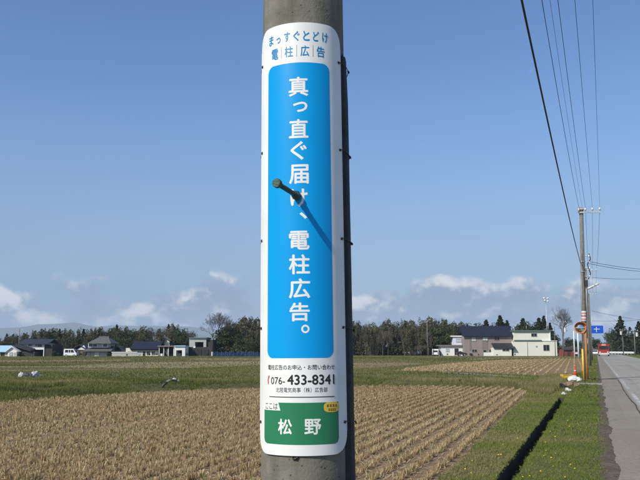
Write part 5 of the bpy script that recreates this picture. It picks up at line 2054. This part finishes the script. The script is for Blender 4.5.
wood(-12, 186, 5.0, 222, 'in back row', 'wood behind the left-hand houses', {'olive': 6, 'round': 2.4, 'cedar': 0.25, 'bare': 1.2})
wood(-12, 186, 6.5, 212, 'in front row', 'near edge of the left-hand wood', {'olive': 4, 'round': 3}, 7.0, 1.1)
wood(224, 268, 4.4, 214, 'in back row', 'grove behind the blue netting', {'olive': 6, 'round': 2}, 0.0, 1.05)
wood(224, 268, 5.5, 204, 'in front row', 'near edge of the grove', {'olive': 3, 'round': 3}, 11.0, 1.2)
wood(346, 470, 4.2, 226, 'in back row', 'wood right of the foreground pole', {'olive': 7, 'bare': 2, 'round': 1.6}, 0.0, 0.95)
wood(346, 440, 4.6, 217, 'in front row', 'near edge of the right-hand wood', {'olive': 6, 'bare': 2}, 7.0, 1.0)
wood(428, 470, 5.0, 219, 'in middle row', 'evergreens behind the small white house', {'round': 4, 'olive': 1.5}, 3.0, 1.05)
wood(268, 346, 6.5, 224, 'in back row', 'wood hidden by the foreground pole', {'olive': 6, 'round': 2}, 0.0, 1.1)
plant('round', 1, 'bright green rounded shrub tree at the right end of the blue netting', None, 250, 196, 339, 1.15)
for (px, yt, kd, lb) in ((52, 325.8, 'round', 'dark rounded crown standing above the wood behind the carport house'), (6, 333, 'cedar', 'small pointed conifer at the far left edge'), (12.5, 333.5, 'cedar', 'pointed conifer just right of the far left one'),
                         (116, 324, 'cedar', 'taller dark conifer above the wood right of the traditional house'), (168, 323.5, 'cedar', 'slim dark conifer left of the big bare tree'), (174, 326, 'cedar', 'second dark conifer left of the big bare tree')):
    plant(kd, 1, lb, None, px, 228, yt, 1.0)
for px, yt, D_ in ((2, 353, 188), (18.5, 353.2, 187), (23, 352.8, 188), (54, 350.5, 190), (58.5, 352, 188), (81, 352.6, 187), (86, 353.4, 186), (108.5, 352.6, 188), (127, 353.6, 185), (143.5, 353.4, 190), (149.5, 352.8, 190), (156.5, 352.6, 188),
                   (172, 353.8, 186), (187, 352.6, 189), (208, 352.4, 190), (447.5, 353.2, 202), (466.5, 353, 200), (478.5, 353.6, 200), (497, 354, 197), (515, 353.4, 199), (559.5, 352.6, 200)):
    plant('round', r_.randrange(3), None, 'garden shrubs before the houses', px, D_, yt, 1.15, None, 'as low garden shrub before ' + spot2(px))
name_planted()
for k, o in protos.items():
    if k not in used:
        for ch in list(o.children):
            bpy.data.objects.remove(ch)
        bpy.data.objects.remove(o)

# dense shade undergrowth closing the foot of the woods
def undergrowth(px0, px1, D, h, label, seed):
    g = np.random.default_rng(seed)
    n = int((px1 - px0) * 75)
    px = g.uniform(px0, px1, n)
    dd = D + g.uniform(-5, 9, n)
    l = (px - 320) / FPX * dd * 0.99
    hmax = h * (0.75 + 0.25 * np.sin(px * 0.5) * np.sin(px * 0.23 + 1))
    zz = g.uniform(0, 1, n) ** 0.8 * hmax
    C = np.stack([l * CY - dd * SY, l * SY + dd * CY, zz], 1)
    V, F, T = leaf_quads(C, 0.24, g, np.clip(g.normal(0.4, 0.25, n), 0, 1))
    tag(np_mesh('undergrowth', V, F, M['olive'], None, T), label, None, kind='stuff')


undergrowth(-20, 190, 221, 3.6, 'undergrowth at the foot of the left-hand wood', 1)
undergrowth(212, 270, 207, 3.2, 'undergrowth under the grove behind the blue netting', 2)
undergrowth(344, 470, 222, 4.2, 'undergrowth at the foot of the wood right of the pole', 3)
undergrowth(555, 650, 275, 3.0, 'undergrowth below the trees at far right', 4)

# ================================================================== MOUNTAINS AND AIR
def ridge(label, prof, D, seed, depth):
    g = random.Random(seed)
    bm = bmesh.new()
    rows = []
    for i in range(161):
        px = -700 + 2000 * i / 160
        y = float(np.interp(px, [p[0] for p in prof], [p[1] for p in prof]))
        y += 0.9 * math.sin(px * 0.11 + seed) * math.sin(px * 0.043) + g.uniform(-0.35, 0.35)
        l, _, zt = at(px, y, D)
        zt = max(zt, 4)
        row = []
        for f, hh in ((-1.0, 0.0), (-0.6, 0.32), (-0.3, 0.68), (0, 1.0), (0.5, 0.6), (1.0, 0.0)):
            k = 1 + f * depth / D
            row.append(bm.verts.new(yaw_to_world(l * k, D + f * depth, zt * hh * (1 + (g.uniform(-0.12, 0.12) if 0 < hh < 1 else 0)) - (2 if hh == 0 else 0))))
        rows.append(row)
    for A, B in zip(rows, rows[1:]):
        for k in range(5):
            bm.faces.new((A[k], A[k + 1], B[k + 1], B[k]))
    o = obj('hills', bm, M['mountain'], None, True)
    return tag(o, label, None, kind='structure')


ridge('distant blue hills along the left horizon', [(-700, 331), (-100, 331), (0, 329), (30, 326.5), (55, 323), (75, 322.5), (95, 325.5), (115, 329), (150, 331), (200, 335), (260, 340), (345, 344), (600, 345), (1300, 340)], 8200, 1, 900)
ridge('fainter far ridge behind the hills', [(-700, 330), (-60, 328), (60, 328), (130, 325.5), (180, 326), (240, 332), (360, 341), (560, 345), (1300, 338)], 9300, 2, 700)

bm = bmesh.new()
hz_top = 322
box(bm, -9500, 9500, -1500, 13000, -3, hz_top)
hz = obj('haze', bm, None)
m = bpy.data.materials.new('haze_air')
m.use_nodes = True
t = m.node_tree
t.nodes.clear()
pv_ = t.nodes.new('ShaderNodeVolumePrincipled')
pv_.inputs['Color'].default_value = (0.66, 0.80, 1.0, 1)
pv_.inputs['Density'].default_value = 0.00012
pv_.inputs['Anisotropy'].default_value = 0.0
out = t.nodes.new('ShaderNodeOutputMaterial')
t.links.new(pv_.outputs[0], out.inputs['Volume'])
hz.data.materials.append(m)
tag(hz, 'thin bluish haze in the air over the plain', None, kind='stuff')
